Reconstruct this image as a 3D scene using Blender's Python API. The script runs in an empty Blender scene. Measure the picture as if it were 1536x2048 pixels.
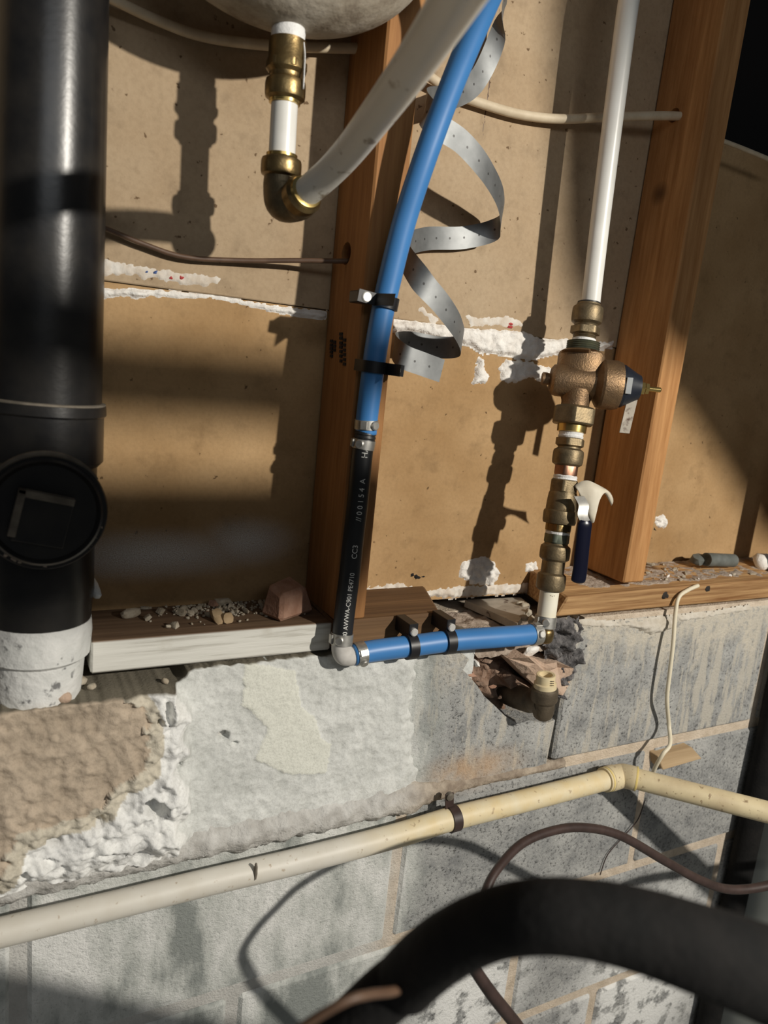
import bpy, bmesh, math, random
from mathutils import Vector, Matrix, noise
import numpy as np

# ------------------------------------------------------------------ scene, camera, light
scene = bpy.context.scene
COL = scene.collection
random.seed(7)

# camera: standing 0.79 m off the sheathing, looking right along the wall and a little down
F = 1500.0
CAM = Vector((0.0, -0.789, 1.6))
_y, _p, _r = (math.radians(a) for a in (28.6, 11.1, 5.6))
FW = Vector((math.sin(_y) * math.cos(_p), math.cos(_y) * math.cos(_p), -math.sin(_p)))
_rt = Vector((math.cos(_y), -math.sin(_y), 0)); _up = _rt.cross(FW)
RT = _rt * math.cos(_r) + _up * math.sin(_r)
UP = -_rt * math.sin(_r) + _up * math.cos(_r)
cd = bpy.data.cameras.new('camera'); cam = bpy.data.objects.new('camera', cd); COL.objects.link(cam)
cd.sensor_fit = 'VERTICAL'; cd.sensor_height = 36.0; cd.lens = 36.0 * F / 2048.0
cd.clip_start = 0.01; cd.clip_end = 50
cd.dof.use_dof = True; cd.dof.focus_distance = 0.88; cd.dof.aperture_fstop = 6.0
m = Matrix((RT, UP, -FW)).transposed().to_4x4(); m.translation = CAM
cam.matrix_world = m
scene.camera = cam

w = bpy.data.worlds.new('basement_air'); scene.world = w; w.use_nodes = True
bg = w.node_tree.nodes['Background']
bg.inputs[0].default_value = (0.95, 0.98, 1.0, 1); bg.inputs[1].default_value = 0.040

LAMP = Vector((1.10, -1.90, 2.22))
ld = bpy.data.lights.new('work_lamp_light', 'POINT'); ld.energy = 175; ld.shadow_soft_size = 0.024
ld.color = (1.0, 0.94, 0.84)
lo = bpy.data.objects.new('work_lamp_light', ld); lo.location = LAMP; COL.objects.link(lo)

ad = bpy.data.lights.new('fill_light', 'AREA'); ad.energy = 4.5; ad.shape = 'RECTANGLE'; ad.size = 1.2; ad.size_y = 0.3  # unseen fill panel, added behind the viewer to lift the shaded sides
ad.color = (0.93, 0.97, 1.0)
ao = bpy.data.objects.new('fill_light', ad); ao.location = (0.05, -2.0, 2.3); COL.objects.link(ao)
ao.rotation_euler = (Vector((0.1, 0, 1.1)) - ao.location).to_track_quat('-Z', 'Y').to_euler()

vs = scene.view_settings
vs.view_transform = 'Standard'; vs.look = 'None'; vs.gamma = 1.0; vs.exposure = 0.0
vs.use_curve_mapping = False

# ------------------------------------------------------------------ survey helpers
def ray(px, py): return FW * F + RT * (px - 768) + UP * (1024 - py)
def P(px, py, d):
    "point seen at (px, py) that lies d metres in front of the sheathing"
    v = ray(px, py); return CAM + v * ((0.789 - d) / v.y)
def Pz(px, py, z):
    v = ray(px, py); return CAM + v * ((z - CAM.z) / v.z)
def PX(px, py, x):
    v = ray(px, py); return CAM + v * (x / v.x)
def zd(p): return (p - CAM).dot(FW)
def proj(p):
    q = p - CAM; z = q.dot(FW)
    return 768 + F * q.dot(RT) / z, 1024 - F * q.dot(UP) / z
def rad(wpx, p): return wpx * 0.5 * zd(p) / F
def vn(x, y, z, s=1.0, o=3): return noise.fractal(Vector((x * s, y * s, z * s)), 1.0, 2.0, o)
def smooth(a, b, x):
    t = min(1, max(0, (x - a) / (b - a))); return t * t * (3 - 2 * t)

# ------------------------------------------------------------------ object helpers
ORG = {}
def tag(o, label=None, cat=None, group=None, kind=None):
    if label: o['label'] = label
    if cat: o['category'] = cat
    if group: o['group'] = group
    if kind: o['kind'] = kind
    return o
def thing(name, loc, label, cat, group=None):
    o = bpy.data.objects.new(name, None); o.empty_display_size = 0.02
    o.location = loc; COL.objects.link(o); ORG[o] = Vector(loc)
    return tag(o, label, cat, group)
def link(name, me, mat, parent=None, smooth_=True, org=None):
    "mesh given in world coordinates -> object whose origin is its thing's origin"
    if parent is not None: org = ORG[parent]
    elif org is None:
        co = [v.co for v in me.vertices]
        org = Vector(((min(c.x for c in co) + max(c.x for c in co)) / 2,
                      (min(c.y for c in co) + max(c.y for c in co)) / 2, min(c.z for c in co)))
    me.transform(Matrix.Translation(-org))
    o = bpy.data.objects.new(name, me); COL.objects.link(o); ORG[o] = Vector(org)
    if parent is not None: o.parent = parent
    else: o.location = org
    if mat: me.materials.append(mat)
    if smooth_: me.polygons.foreach_set('use_smooth', [True] * len(me.polygons))
    me.update()
    return o
def mesh(vs_, fs):
    me = bpy.data.meshes.new('m'); me.from_pydata([tuple(v) for v in vs_], [], fs); me.validate(); return me
def bm_mesh(bm, recalc=True):
    if recalc: bmesh.ops.recalc_face_normals(bm, faces=bm.faces)
    me = bpy.data.meshes.new('m'); bm.to_mesh(me); bm.free(); return me
def sharp(o, ang=35):
    me = o.data
    bm = bmesh.new(); bm.from_mesh(me)
    for e in bm.edges:
        if len(e.link_faces) == 2 and e.calc_face_angle(0) > math.radians(ang): e.smooth = False
    bm.to_mesh(me); bm.free(); return o
def frame_(t):
    t = t.normalized(); a = Vector((0, 0, 1)) if abs(t.z) < .9 else Vector((1, 0, 0))
    u = t.cross(a).normalized(); return u, t.cross(u).normalized()
def lathe_mesh(A, D, prof, segs=40, hexes=(), rot=0.0):
    "prof: list of (s metres along D, radius); hexes: index pairs that get a hexagon section"
    D = D.normalized(); U, V = frame_(D); vs_ = []; fs = []
    for i, (s, r) in enumerate(prof):
        hx = i in hexes
        for k in range(segs):
            a = 2 * math.pi * k / segs
            rr = r
            if hx:
                b = (a + rot) % (math.pi / 3) - math.pi / 6
                rr = r * math.cos(math.pi / 6) / math.cos(b) * 1.04
                rr = min(rr, r)
            vs_.append(A + D * s + (U * math.cos(a) + V * math.sin(a)) * rr)
    n = len(prof)
    for i in range(n - 1):
        for k in range(segs):
            k2 = (k + 1) % segs
            fs.append((i * segs + k, i * segs + k2, (i + 1) * segs + k2, (i + 1) * segs + k))
    fs.append(tuple(range(segs))[::-1]); fs.append(tuple((n - 1) * segs + k for k in range(segs)))
    bm = bmesh.new(); me = mesh(vs_, fs); bm.from_mesh(me); return bm_mesh(bm)
def cr(pts, n=8):
    "Catmull-Rom through tuples / vectors"
    out = []; p = [Vector(q) for q in pts]
    for i in range(len(p) - 1):
        a = p[i - 1] if i else p[0] * 2 - p[1]; b = p[i]; c = p[i + 1]
        d = p[i + 2] if i + 2 < len(p) else p[-1] * 2 - p[-2]
        for k in range(n):
            t = k / n
            out.append(0.5 * ((2 * b) + (c - a) * t + (2 * a - 5 * b + 4 * c - d) * t * t + (3 * b - a - 3 * c + d) * t ** 3))
    out.append(p[-1]); return out
def tube_mesh(pts, rads, segs=20, flat=1.0):
    if not hasattr(rads, '__len__'): rads = [rads] * len(pts)
    vs_ = []; fs = []; n = len(pts); U = None
    for i, p in enumerate(pts):
        t = (pts[min(i + 1, n - 1)] - pts[max(i - 1, 0)]).normalized()
        if U is None: U, V = frame_(t)
        else:
            U = (U - t * U.dot(t)).normalized(); V = t.cross(U)
        for k in range(segs):
            a = 2 * math.pi * k / segs
            vs_.append(p + U * (math.cos(a) * rads[i]) + V * (math.sin(a) * rads[i] * flat))
    for i in range(n - 1):
        for k in range(segs):
            k2 = (k + 1) % segs
            fs.append((i * segs + k, i * segs + k2, (i + 1) * segs + k2, (i + 1) * segs + k))
    fs.append(tuple(range(segs))[::-1]); fs.append(tuple((n - 1) * segs + k for k in range(segs)))
    bm = bmesh.new(); bm.from_mesh(mesh(vs_, fs)); return bm_mesh(bm)
def pxpath(pts, n=8):
    "(px, py, d, width px) -> smooth world path + radii"
    c = cr([P(a, b, d) for a, b, d, _ in pts], n)
    ws = [rad(wd, P(a, b, d)) for a, b, d, wd in pts]
    r = []
    for i in range(len(pts) - 1): r += [ws[i] + (ws[i + 1] - ws[i]) * k / n for k in range(n)]
    return c, r + [ws[-1]]
def run_on(pts, rads, length, start=True):
    "let a pipe run on past the edge of the survey"
    if start: return [pts[0] + (pts[0] - pts[1]).normalized() * length] + pts, [rads[0]] + rads
    return pts + [pts[-1] + (pts[-1] - pts[-2]).normalized() * length], rads + [rads[-1]]
def hexa_mesh(c8, bev=0.0015, cuts=0):
    "eight corners: bottom four then top four, same winding"
    bm = bmesh.new(); v = [bm.verts.new(c) for c in c8]
    for f in ((3, 2, 1, 0), (4, 5, 6, 7), (0, 1, 5, 4), (1, 2, 6, 5), (2, 3, 7, 6), (3, 0, 4, 7)): bm.faces.new([v[i] for i in f])
    if bev: bmesh.ops.bevel(bm, geom=list(bm.edges), offset=bev, segments=1, affect='EDGES')
    return bm_mesh(bm)
def box_mesh(x0, x1, d0, d1, z0, z1, bev=0.0015):
    return hexa_mesh([(x0, -d0, z0), (x1, -d0, z0), (x1, -d1, z0), (x0, -d1, z0),
                      (x0, -d0, z1), (x1, -d0, z1), (x1, -d1, z1), (x0, -d1, z1)], bev)
def slab_mesh(poly_px, d, t, jag=0.0, sub=1, dome=0.0, seed=0):
    "irregular flake: pixel outline at depth d, thickness t towards the room"
    pts = [P(a, b, d) for a, b in poly_px]; out = []
    n = len(pts)
    for i in range(n):
        a, b = pts[i], pts[(i + 1) % n]
        for k in range(sub):
            q = a.lerp(b, k / sub)
            if jag: q = q + Vector((vn(q.x, q.z, seed, 300, 2), 0, vn(q.z, q.x, seed + 9, 300, 2))) * jag
            out.append(q)
    n = len(out); c = sum(out, Vector()) / n
    vs_ = list(out); fs = []
    rings = [(0.97, 1.0), (0.55, 1.0 + dome * .8), (0.0, 1.0 + dome)]
    for s, h in rings[:2]:
        for q in out:
            p = c.lerp(q, s); hh = t * h * (1 + .5 * vn(p.x, p.z, seed, 120, 3))
            vs_.append(Vector((p.x, p.y - max(hh, t * .2), p.z)))
    vs_.append(Vector((c.x, c.y - t * (1 + dome), c.z)))
    for r in range(2):
        for i in range(n):
            j = (i + 1) % n
            fs.append((r * n + i, r * n + j, (r + 1) * n + j, (r + 1) * n + i))
    for i in range(n): fs.append((2 * n + i, 2 * n + (i + 1) % n, 3 * n))
    fs.append(tuple(range(n))[::-1])
    bm = bmesh.new(); bm.from_mesh(mesh(vs_, fs)); return bm_mesh(bm)
def rock_mesh(c, size, rot=0.0, seed=0, sub=2, rough=.25, flat=.0):
    bm = bmesh.new(); bmesh.ops.create_icosphere(bm, subdivisions=sub, radius=1)
    R = Matrix.Rotation(rot, 3, 'Z') @ Matrix.Rotation(seed * .7, 3, 'X') if not flat else Matrix.Rotation(rot, 3, 'Z')
    for v in bm.verts:
        k = 1 + rough * vn(v.co.x, v.co.y, v.co.z + seed * 3.1, 1.3, 2)
        q = Vector((math.copysign(abs(v.co.x) ** .7, v.co.x), math.copysign(abs(v.co.y) ** .7, v.co.y), math.copysign(abs(v.co.z) ** .7, v.co.z))) * k
        q = Vector((q.x * size[0], q.y * size[1], q.z * size[2]))
        v.co = Vector(c) + R @ q
    return bm_mesh(bm)
def join_(*mes):
    bm = bmesh.new()
    for me in mes: bm.from_mesh(me)
    me = bpy.data.meshes.new('m'); bm.to_mesh(me); bm.free(); return me
def text_mesh(s, size):
    cu = bpy.data.curves.new('t', 'FONT'); cu.body = s; cu.size = size
    ob = bpy.data.objects.new('t', cu); me = bpy.data.meshes.new_from_object(ob)
    bpy.data.objects.remove(ob); return me
def cut(o, cutter_me):
    co = bpy.data.objects.new('c', cutter_me); COL.objects.link(co)
    co.matrix_world = Matrix.Translation(Vector((0, 0, 0)))
    bpy.context.view_layer.update()
    md = o.modifiers.new('b', 'BOOLEAN'); md.object = co; md.operation = 'DIFFERENCE'; md.solver = 'EXACT'
    dg = bpy.context.evaluated_depsgraph_get()
    me = bpy.data.meshes.new_from_object(o.evaluated_get(dg))
    o.modifiers.clear(); o.data = me; bpy.data.objects.remove(co)

# ------------------------------------------------------------------ materials
class N:
    def __init__(s, name):
        s.m = bpy.data.materials.new(name); s.m.use_nodes = True; s.t = s.m.node_tree
        s.b = s.t.nodes['Principled BSDF']; g = s.t.nodes.new('ShaderNodeNewGeometry'); s.pos = g.outputs['Position']
    def n(s, typ, **kw):
        x = s.t.nodes.new(typ)
        for k, v in kw.items(): setattr(x, k, v)
        return x
    def put(s, sock, v):
        if hasattr(v, 'is_linked') or hasattr(v, 'links'): s.t.links.new(v, sock)
        else: sock.default_value = v
    def vec(s, stretch, src=None):
        x = s.n('ShaderNodeVectorMath', operation='MULTIPLY'); s.put(x.inputs[0], src or s.pos); x.inputs[1].default_value = stretch; return x.outputs[0]
    def noise(s, scale, detail=4, stretch=None, rough=.55, src=None):
        x = s.n('ShaderNodeTexNoise'); x.inputs['Scale'].default_value = scale; x.inputs['Detail'].default_value = detail; x.inputs['Roughness'].default_value = rough
        s.put(x.inputs['Vector'], s.vec(stretch, src) if stretch else (src or s.pos)); return x.outputs['Fac']
    def ramp(s, f, stops):
        x = s.n('ShaderNodeValToRGB'); e = x.color_ramp.elements
        while len(e) < len(stops): e.new(0.5)
        for i, (p_, c) in enumerate(stops):
            e[i].position = p_; e[i].color = (*c, 1) if hasattr(c, '__len__') else (c, c, c, 1)
        s.put(x.inputs[0], f); return x.outputs[0]
    def mix(s, f, a, b, mode='MIX'):
        x = s.n('ShaderNodeMix', data_type='RGBA', blend_type=mode); s.put(x.inputs[0], f)
        for sock, v in ((x.inputs[6], a), (x.inputs[7], b)): s.put(sock, (*v, 1) if isinstance(v, tuple) and len(v) == 3 else v)
        return x.outputs[2]
    def math(s, op, a, b=0.0, c=None):
        x = s.n('ShaderNodeMath', operation=op); s.put(x.inputs[0], a); s.put(x.inputs[1], b)
        if c is not None: s.put(x.inputs[2], c)
        return x.outputs[0]
    def xyz(s):
        x = s.n('ShaderNodeSeparateXYZ'); s.put(x.inputs[0], s.pos); return x.outputs
    def rng(s, v, a, b, c=0.0, d=1.0):
        x = s.n('ShaderNodeMapRange', interpolation_type='SMOOTHSTEP'); s.put(x.inputs[0], v)
        for i, q in enumerate((a, b, c, d)): x.inputs[i + 1].default_value = q
        return x.outputs[0]
    def near(s, p, r0, r1, sq=(1, 1, 1)):
        x = s.n('ShaderNodeVectorMath', operation='SUBTRACT'); s.put(x.inputs[0], s.pos); x.inputs[1].default_value = p
        y = s.n('ShaderNodeVectorMath', operation='MULTIPLY'); s.put(y.inputs[0], x.outputs[0]); y.inputs[1].default_value = sq
        z = s.n('ShaderNodeVectorMath', operation='LENGTH'); s.put(z.inputs[0], y.outputs[0])
        return s.rng(z.outputs['Value'], r0, r1, 1.0, 0.0)
    def bump(s, h, dist, strength=1.0):
        x = s.n('ShaderNodeBump'); x.inputs['Distance'].default_value = dist; x.inputs['Strength'].default_value = strength
        s.put(x.inputs['Height'], h); s.put(s.b.inputs['Normal'], x.outputs[0])
    def done(s, col, rough=.6, metal=0.0, spec=.5):
        s.put(s.b.inputs['Base Color'], (*col, 1) if isinstance(col, tuple) and len(col) == 3 else col)
        s.put(s.b.inputs['Roughness'], rough); s.put(s.b.inputs['Metallic'], metal); s.b.inputs['Specular IOR Level'].default_value = spec
        return s.m
def M(name, c1, c2=None, scale=40, rough=.6, metal=0.0, bump=0.0, bscale=300, stretch=None, spec=.5, lo=.35, hi=.65, spots=None):
    n = N(name); col = c1
    if c2: col = n.ramp(n.noise(scale, 5, stretch), [(lo, c1), (hi, c2)])
    if spots: col = n.mix(n.ramp(n.noise(spots[1], 3), [(.62, 0.0), (.70, 1.0)]), col, spots[0])
    if bump: n.bump(n.noise(bscale, 4, stretch), bump)
    return n.done(col, rough, metal, spec)
def wood(name, c1, c2, along, knots=True, grain=1.0, rough=.75):
    n = N(name)
    st = {'z': (1, 1, .07), 'x': (.035, 1, 1)}[along]
    g = n.noise(140 * grain, 5, st, .6)
    big = n.noise(18, 3, st)
    col = n.ramp(g, [(.3, c1), (.7, c2)])
    col = n.mix(n.ramp(big, [(.35, 0.0), (.75, .55)]), col, tuple(k * .55 for k in c1))
    if knots:
        v = n.n('ShaderNodeTexVoronoi'); v.inputs['Scale'].default_value = 5.5; n.put(v.inputs['Vector'], n.pos)
        col = n.mix(n.ramp(v.outputs['Distance'], [(.04, .85), (.10, 0.0)]), col, (.07, .03, .012))
    n.bump(g, .0008)
    return n.done(col, rough, 0, .3)

MAT = {}
def board(name, c1, c2, spray=False):
    n = N(name)
    col = n.ramp(n.noise(9, 6), [(.3, c1), (.7, c2)])
    col = n.mix(n.ramp(n.noise(28, 6, None, .65), [(.52, 0.0), (.72, .45)]), col, tuple(k * .5 for k in c2))
    col = n.mix(n.ramp(n.noise(240, 2, None), [(.4, 0.0), (.8, .18)]), col, (.16, .10, .05))
    sp = n.ramp(n.noise(120, 2), [(.70, 0.0), (.74, .8)])
    col = n.mix(sp, col, (.10, .055, .025))
    if spray:      # white paint overspray above the left sill
        mk = n.math('MAXIMUM', n.near(P(495, 1085, 0), .0, .075, (1, 1, 2.0)), n.near(P(300, 1110, 0), .0, .13, (.75, 1, 3.6)))
        g = n.ramp(n.noise(900, 2), [(.3, .25), (.65, 1.0)])
        col = n.mix(n.math('MULTIPLY', n.math('MULTIPLY', mk, g), 1.0), col, (.80, .79, .75))
    n.bump(n.noise(70, 5), .0008)
    return n.done(col, .85, 0, .2)
MAT['board_lo'] = board('sheathing_lower', (.50, .33, .17), (.36, .22, .10), True)
MAT['board_up'] = board('sheathing_upper', (.47, .36, .24), (.40, .29, .18))
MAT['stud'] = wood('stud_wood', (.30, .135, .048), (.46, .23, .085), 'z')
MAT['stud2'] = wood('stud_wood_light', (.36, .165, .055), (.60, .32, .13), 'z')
MAT['plate_r'] = wood('sill_wood', (.22, .10, .035), (.66, .42, .20), 'x', grain=1.6)
MAT['plate_m'] = wood('old_sill_wood', (.20, .115, .055), (.10, .055, .028), 'x')
MAT['black_void'] = M('flat_black', (.006, .005, .005), rough=.9)  # near-black for the cavity backing and the ragged holes
def painted_plate():
    n = N('white_painted_sill')
    g = n.noise(150, 5, (.05, 1, 1), .6)
    white = n.ramp(g, [(.30, (.40, .38, .33)), (.45, (.66, .65, .60)), (.7, (.74, .73, .68))])
    bare = n.ramp(g, [(.3, (.10, .06, .035)), (.7, (.20, .13, .08))])
    z = n.xyz()[2]
    mk = n.rng(z, 1.3195, 1.3214, 0, 1)                 # only the top face is bare
    wear = n.ramp(n.noise(22, 4), [(.55, 0.0), (.72, .6)])
    col = n.mix(wear, white, (.38, .34, .26))
    col = n.mix(mk, col, bare)
    n.bump(g, .001); return n.done(col, .8, 0, .25)
MAT['plate_l'] = painted_plate()
def mortar_mat():
    n = N('mortar'); X = n.xyz()[0]
    c = n.ramp(n.noise(60, 5), [(.35, (.52, .43, .33)), (.65, (.66, .56, .45))])
    w_ = n.ramp(n.noise(25, 5), [(.35, (.44, .43, .405)), (.65, (.58, .57, .54))])
    c = n.mix(n.rng(n.math('ADD', X, n.math('MULTIPLY', n.noise(16, 4), .06)), .44, .50), w_, c)
    n.bump(n.noise(350, 4), .002); return n.done(c, .95, 0, .2)
MAT['mortar'] = mortar_mat()
def block_mat():
    n = N('concrete_block'); X, Y, Z = n.xyz()
    fine = n.noise(260, 4, None, .7)
    base = n.ramp(n.noise(24, 6), [(.3, (.24, .245, .245)), (.7, (.46, .46, .445))])
    base = n.mix(n.ramp(fine, [(.34, .85), (.46, 0.0)]), base, (.05, .05, .05))
    base = n.mix(n.ramp(fine, [(.58, 0.0), (.72, .7)]), base, (.55, .54, .51))
    up = n.rng(Z, 1.08, 1.10)                             # top course: old wash running down in streaks
    drip = n.ramp(n.noise(60, 6, (1, 1, .16), .65), [(.51, 0.0), (.58, .9)])
    base = n.mix(n.math('MULTIPLY', drip, up), base, (.50, .47, .41))
    hz = n.math('ADD', Z, n.math('MULTIPLY', n.math('SUBTRACT', n.noise(30, 4, (1, 1, .35)), .5), .24))
    wash = n.math('MULTIPLY', n.rng(hz, 1.205, 1.27), n.ramp(n.noise(140, 3), [(.36, .35), (.5, 1.0)]))
    base = n.mix(n.math('MULTIPLY', wash, .8), base, (.60, .55, .46))
    # efflorescence low on the right
    ef = n.math('MULTIPLY', n.math('MAXIMUM', n.near(P(1290, 1960, .09), .06, .24), n.near(P(940, 2000, .09), .03, .15)), n.ramp(n.noise(36, 5, None, .65), [(.41, 0.0), (.50, 1.0)]))
    base = n.mix(ef, base, (.86, .86, .84))
    # ochre stain above the joint
    st = n.math('MULTIPLY', n.near(P(940, 1540, .09), .01, .085, (.75, 1, 2.2)), n.ramp(n.noise(40, 4), [(.3, .4), (.6, 1.0)]))
    base = n.mix(n.math('MULTIPLY', st, .8), base, (.50, .34, .21))
    # whitewash on the left half
    xe = n.math('ADD', X, n.math('MULTIPLY', n.math('SUBTRACT', n.noise(16, 4), .5), .10))
    pm = n.rng(xe, .44, .50, 1.0, 0.0)
    paint = n.ramp(n.noise(13, 6, (1, 1, .42), .6), [(.40, (.27, .29, .275)), (.49, (.56, .575, .545)), (.60, (.80, .80, .775))])
    paint = n.mix(n.ramp(fine, [(.30, .5), (.42, 0.0)]), paint, (.26, .27, .26))
    base = n.mix(n.math('MULTIPLY', pm, .95), base, paint)
    n.bump(fine, .0022); return n.done(base, .92, 0, .2)
MAT['block'] = block_mat()
def vcol(name, rough=.9, bump=.0009, bs=330, var=.16):
    n = N(name); a = n.n('ShaderNodeAttribute', attribute_name='Col')
    f = n.noise(bs, 5, None, .65)
    col = n.mix(n.ramp(f, [(.3, var * 2), (.55, 0.0)]), a.outputs['Color'], n.mix(1.0, a.outputs['Color'], (.45, .44, .42), 'MULTIPLY'))
    n.bump(f, bump); return n.done(col, rough, 0, .2)
MAT['coat'] = vcol('plaster_coat')
MAT['plaster'] = M('white_plaster', (.90, .88, .84), (.76, .72, .67), 60, .95, bump=.0015, bscale=260)
MAT['paper'] = M('torn_paper', (.74, .70, .64), (.60, .52, .43), 70, .95, bump=.0006, bscale=300)
MAT['abs'] = M('black_abs', (.011, .011, .012), (.024, .022, .020), 30, .31, bump=.0001, bscale=200)
MAT['abs_dust'] = M('dusty_black', (.11, .095, .075), (.22, .19, .15), 60, .85)
MAT['cast_white'] = M('whitewashed_hub', (.60, .61, .59), (.74, .74, .72), 30, .85, bump=.003, bscale=60, spots=((.2, .2, .2), 90))
def tankm():
    n = N('tank_paint'); col = n.ramp(n.noise(14, 6, None, .65), [(.38, (.16, .12, .085)), (.5, (.36, .31, .24)), (.64, (.52, .47, .39))])
    col = n.mix(n.math('MULTIPLY', n.near(P(545, 18, .19), .012, .045), 1.0), col, (.10, .035, .02))
    n.bump(n.noise(60, 5), .002); return n.done(col, .7, 0, .4)
MAT['tank'] = tankm()
MAT['elbow_grey'] = M('dusty_elbow', (.50, .48, .45), (.62, .60, .57), 90, .8)
MAT['brass_old'] = M('shaded_brass', (.085, .066, .045), (.14, .11, .075), 70, .6, .45, bump=.0004, bscale=400)  # old brass; shade of the wall hole is put into the colour
MAT['tape'] = M('thread_tape', (.86, .86, .85), (.74, .74, .73), 200, .55, bump=.0006, bscale=500)
MAT['brass'] = M('brass_dull', (.30, .21, .09), (.20, .14, .065), 80, .36, .9, bump=.0002, bscale=400)
MAT['brass_br'] = M('brass_bright', (.62, .46, .18), (.48, .34, .12), 80, .28, .95)
MAT['brass_dk'] = M('brass_weathered', (.16, .125, .075), (.25, .19, .11), 90, .5, .75, bump=.0003, bscale=400)
MAT['bronze'] = M('cast_bronze', (.30, .19, .10), (.20, .13, .075), 60, .48, .75, bump=.0006, bscale=500)
MAT['green_brass'] = M('verdigris_brass', (.10, .115, .09), (.18, .18, .12), 90, .55, .7)
MAT['copper'] = M('copper', (.36, .20, .13), (.26, .14, .10), 80, .42, .9)
MAT['pex_w'] = M('white_pex', (.80, .77, .69), (.85, .83, .77), 14, .4, bump=.0001, spots=((.36, .30, .22), 55))
MAT['pex_clean'] = M('white_pipe', (.82, .81, .77), (.76, .75, .70), 30, .32)
MAT['blue'] = M('blue_pex', (.045, .19, .47), (.055, .215, .52), 18, .42)
MAT['hose'] = M('black_poly_pipe', (.010, .011, .013), (.016, .017, .019), 30, .45)
MAT['print'] = M('white_print', (.75, .75, .72), rough=.7)
MAT['ss'] = M('stainless', (.55, .54, .51), (.42, .41, .38), 150, .45, .85)
MAT['galv'] = M('galvanised_strap', (.40, .42, .43), (.54, .55, .55), 40, .42, .55)
MAT['plastic_blk'] = M('black_plastic', (.012, .012, .014), rough=.42)
MAT['zinc'] = M('screw_head', (.70, .69, .66), rough=.4, metal=.4)
MAT['navy'] = M('navy_cap', (.010, .013, .022), (.016, .020, .030), 40, .42)
MAT['navy_grip'] = M('navy_vinyl_grip', (.005, .006, .018), rough=.28)
MAT['cpvc'] = M('cpvc_cream', (.72, .58, .33), (.78, .66, .43), 25, .45, spots=((.45, .33, .18), 120))
MAT['cpvc_old'] = M('cpvc_yellowed', (.74, .63, .40), (.60, .49, .31), 30, .5, spots=((.33, .24, .14), 140))
MAT['glue'] = M('yellow_pipe_cement', (.72, .56, .20), rough=.4)
MAT['stub'] = M('cream_stub', (.80, .75, .60), (.84, .80, .68), 40, .4)
MAT['cable'] = M('cream_cable', (.56, .46, .32), (.66, .56, .41), 60, .6)
MAT['brown_cable'] = M('brown_cable', (.09, .05, .03), (.13, .075, .045), 60, .55)
MAT['brown_cord'] = M('dark_brown_cord', (.034, .020, .017), (.055, .033, .028), 60, .5)
MAT['wire_w'] = M('white_wire', (.75, .68, .52), rough=.5)
MAT['foam'] = M('black_foam', (.006, .006, .006), (.011, .010, .0095), 60, .88, bump=.0008, bscale=250, spec=.25)
MAT['brick'] = M('brick_red', (.32, .17, .11), (.46, .28, .20), 50, .92, bump=.002, bscale=160)
MAT['brick_pale'] = M('brick_dusty', (.48, .34, .25), (.56, .42, .32), 40, .92, bump=.0015, bscale=200)
MAT['rubble'] = M('rubble', (.20, .12, .08), (.33, .23, .17), 60, .95, bump=.004, bscale=120)
MAT['chip'] = M('mortar_chip', (.50, .45, .36), (.36, .30, .22), 120, .95, bump=.001, bscale=400)
MAT['tar'] = M('broken_block_core', (.045, .043, .045), (.19, .18, .18), 110, .9, bump=.004, bscale=180)
MAT['sheet'] = M('old_flashing', (.40, .36, .30), (.52, .47, .40), 50, .6, .25, spots=((.12, .08, .06), 60))
MAT['grey_pvc'] = M('grey_tube', (.10, .11, .10), (.15, .16, .15), 60, .6)
MAT['wedge'] = wood('scrap_wood', (.42, .29, .16), (.56, .42, .26), 'x', False)
MAT['cab'] = M('grey_cabinet', (.48, .51, .48), (.53, .56, .53), 6, .5)
MAT['cab_w'] = M('white_trim', (.75, .75, .74), rough=.4)
MAT['ink'] = M('black_stamp_ink', (.02, .015, .012), rough=.8)
MAT['red_ink'] = M('red_ink', (.42, .05, .05), rough=.8)
MAT['blue_ink'] = M('blue_ink', (.05, .10, .28), rough=.8)
MAT['tagm'] = M('cream_label', (.66, .60, .48), (.74, .69, .57), 60, .6)
MAT['dust'] = M('brown_dust', (.30, .235, .185), (.46, .38, .31), 90, .95, bump=.0025, bscale=260)
MAT['ceil'] = M('lamp_housing', (.05, .05, .05), rough=.5)

def struct(name, me, mat, parent=None, sm=False):
    o = link(name, me, mat, parent, sm)
    if parent is None: o['kind'] = 'structure'
    return o

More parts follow.
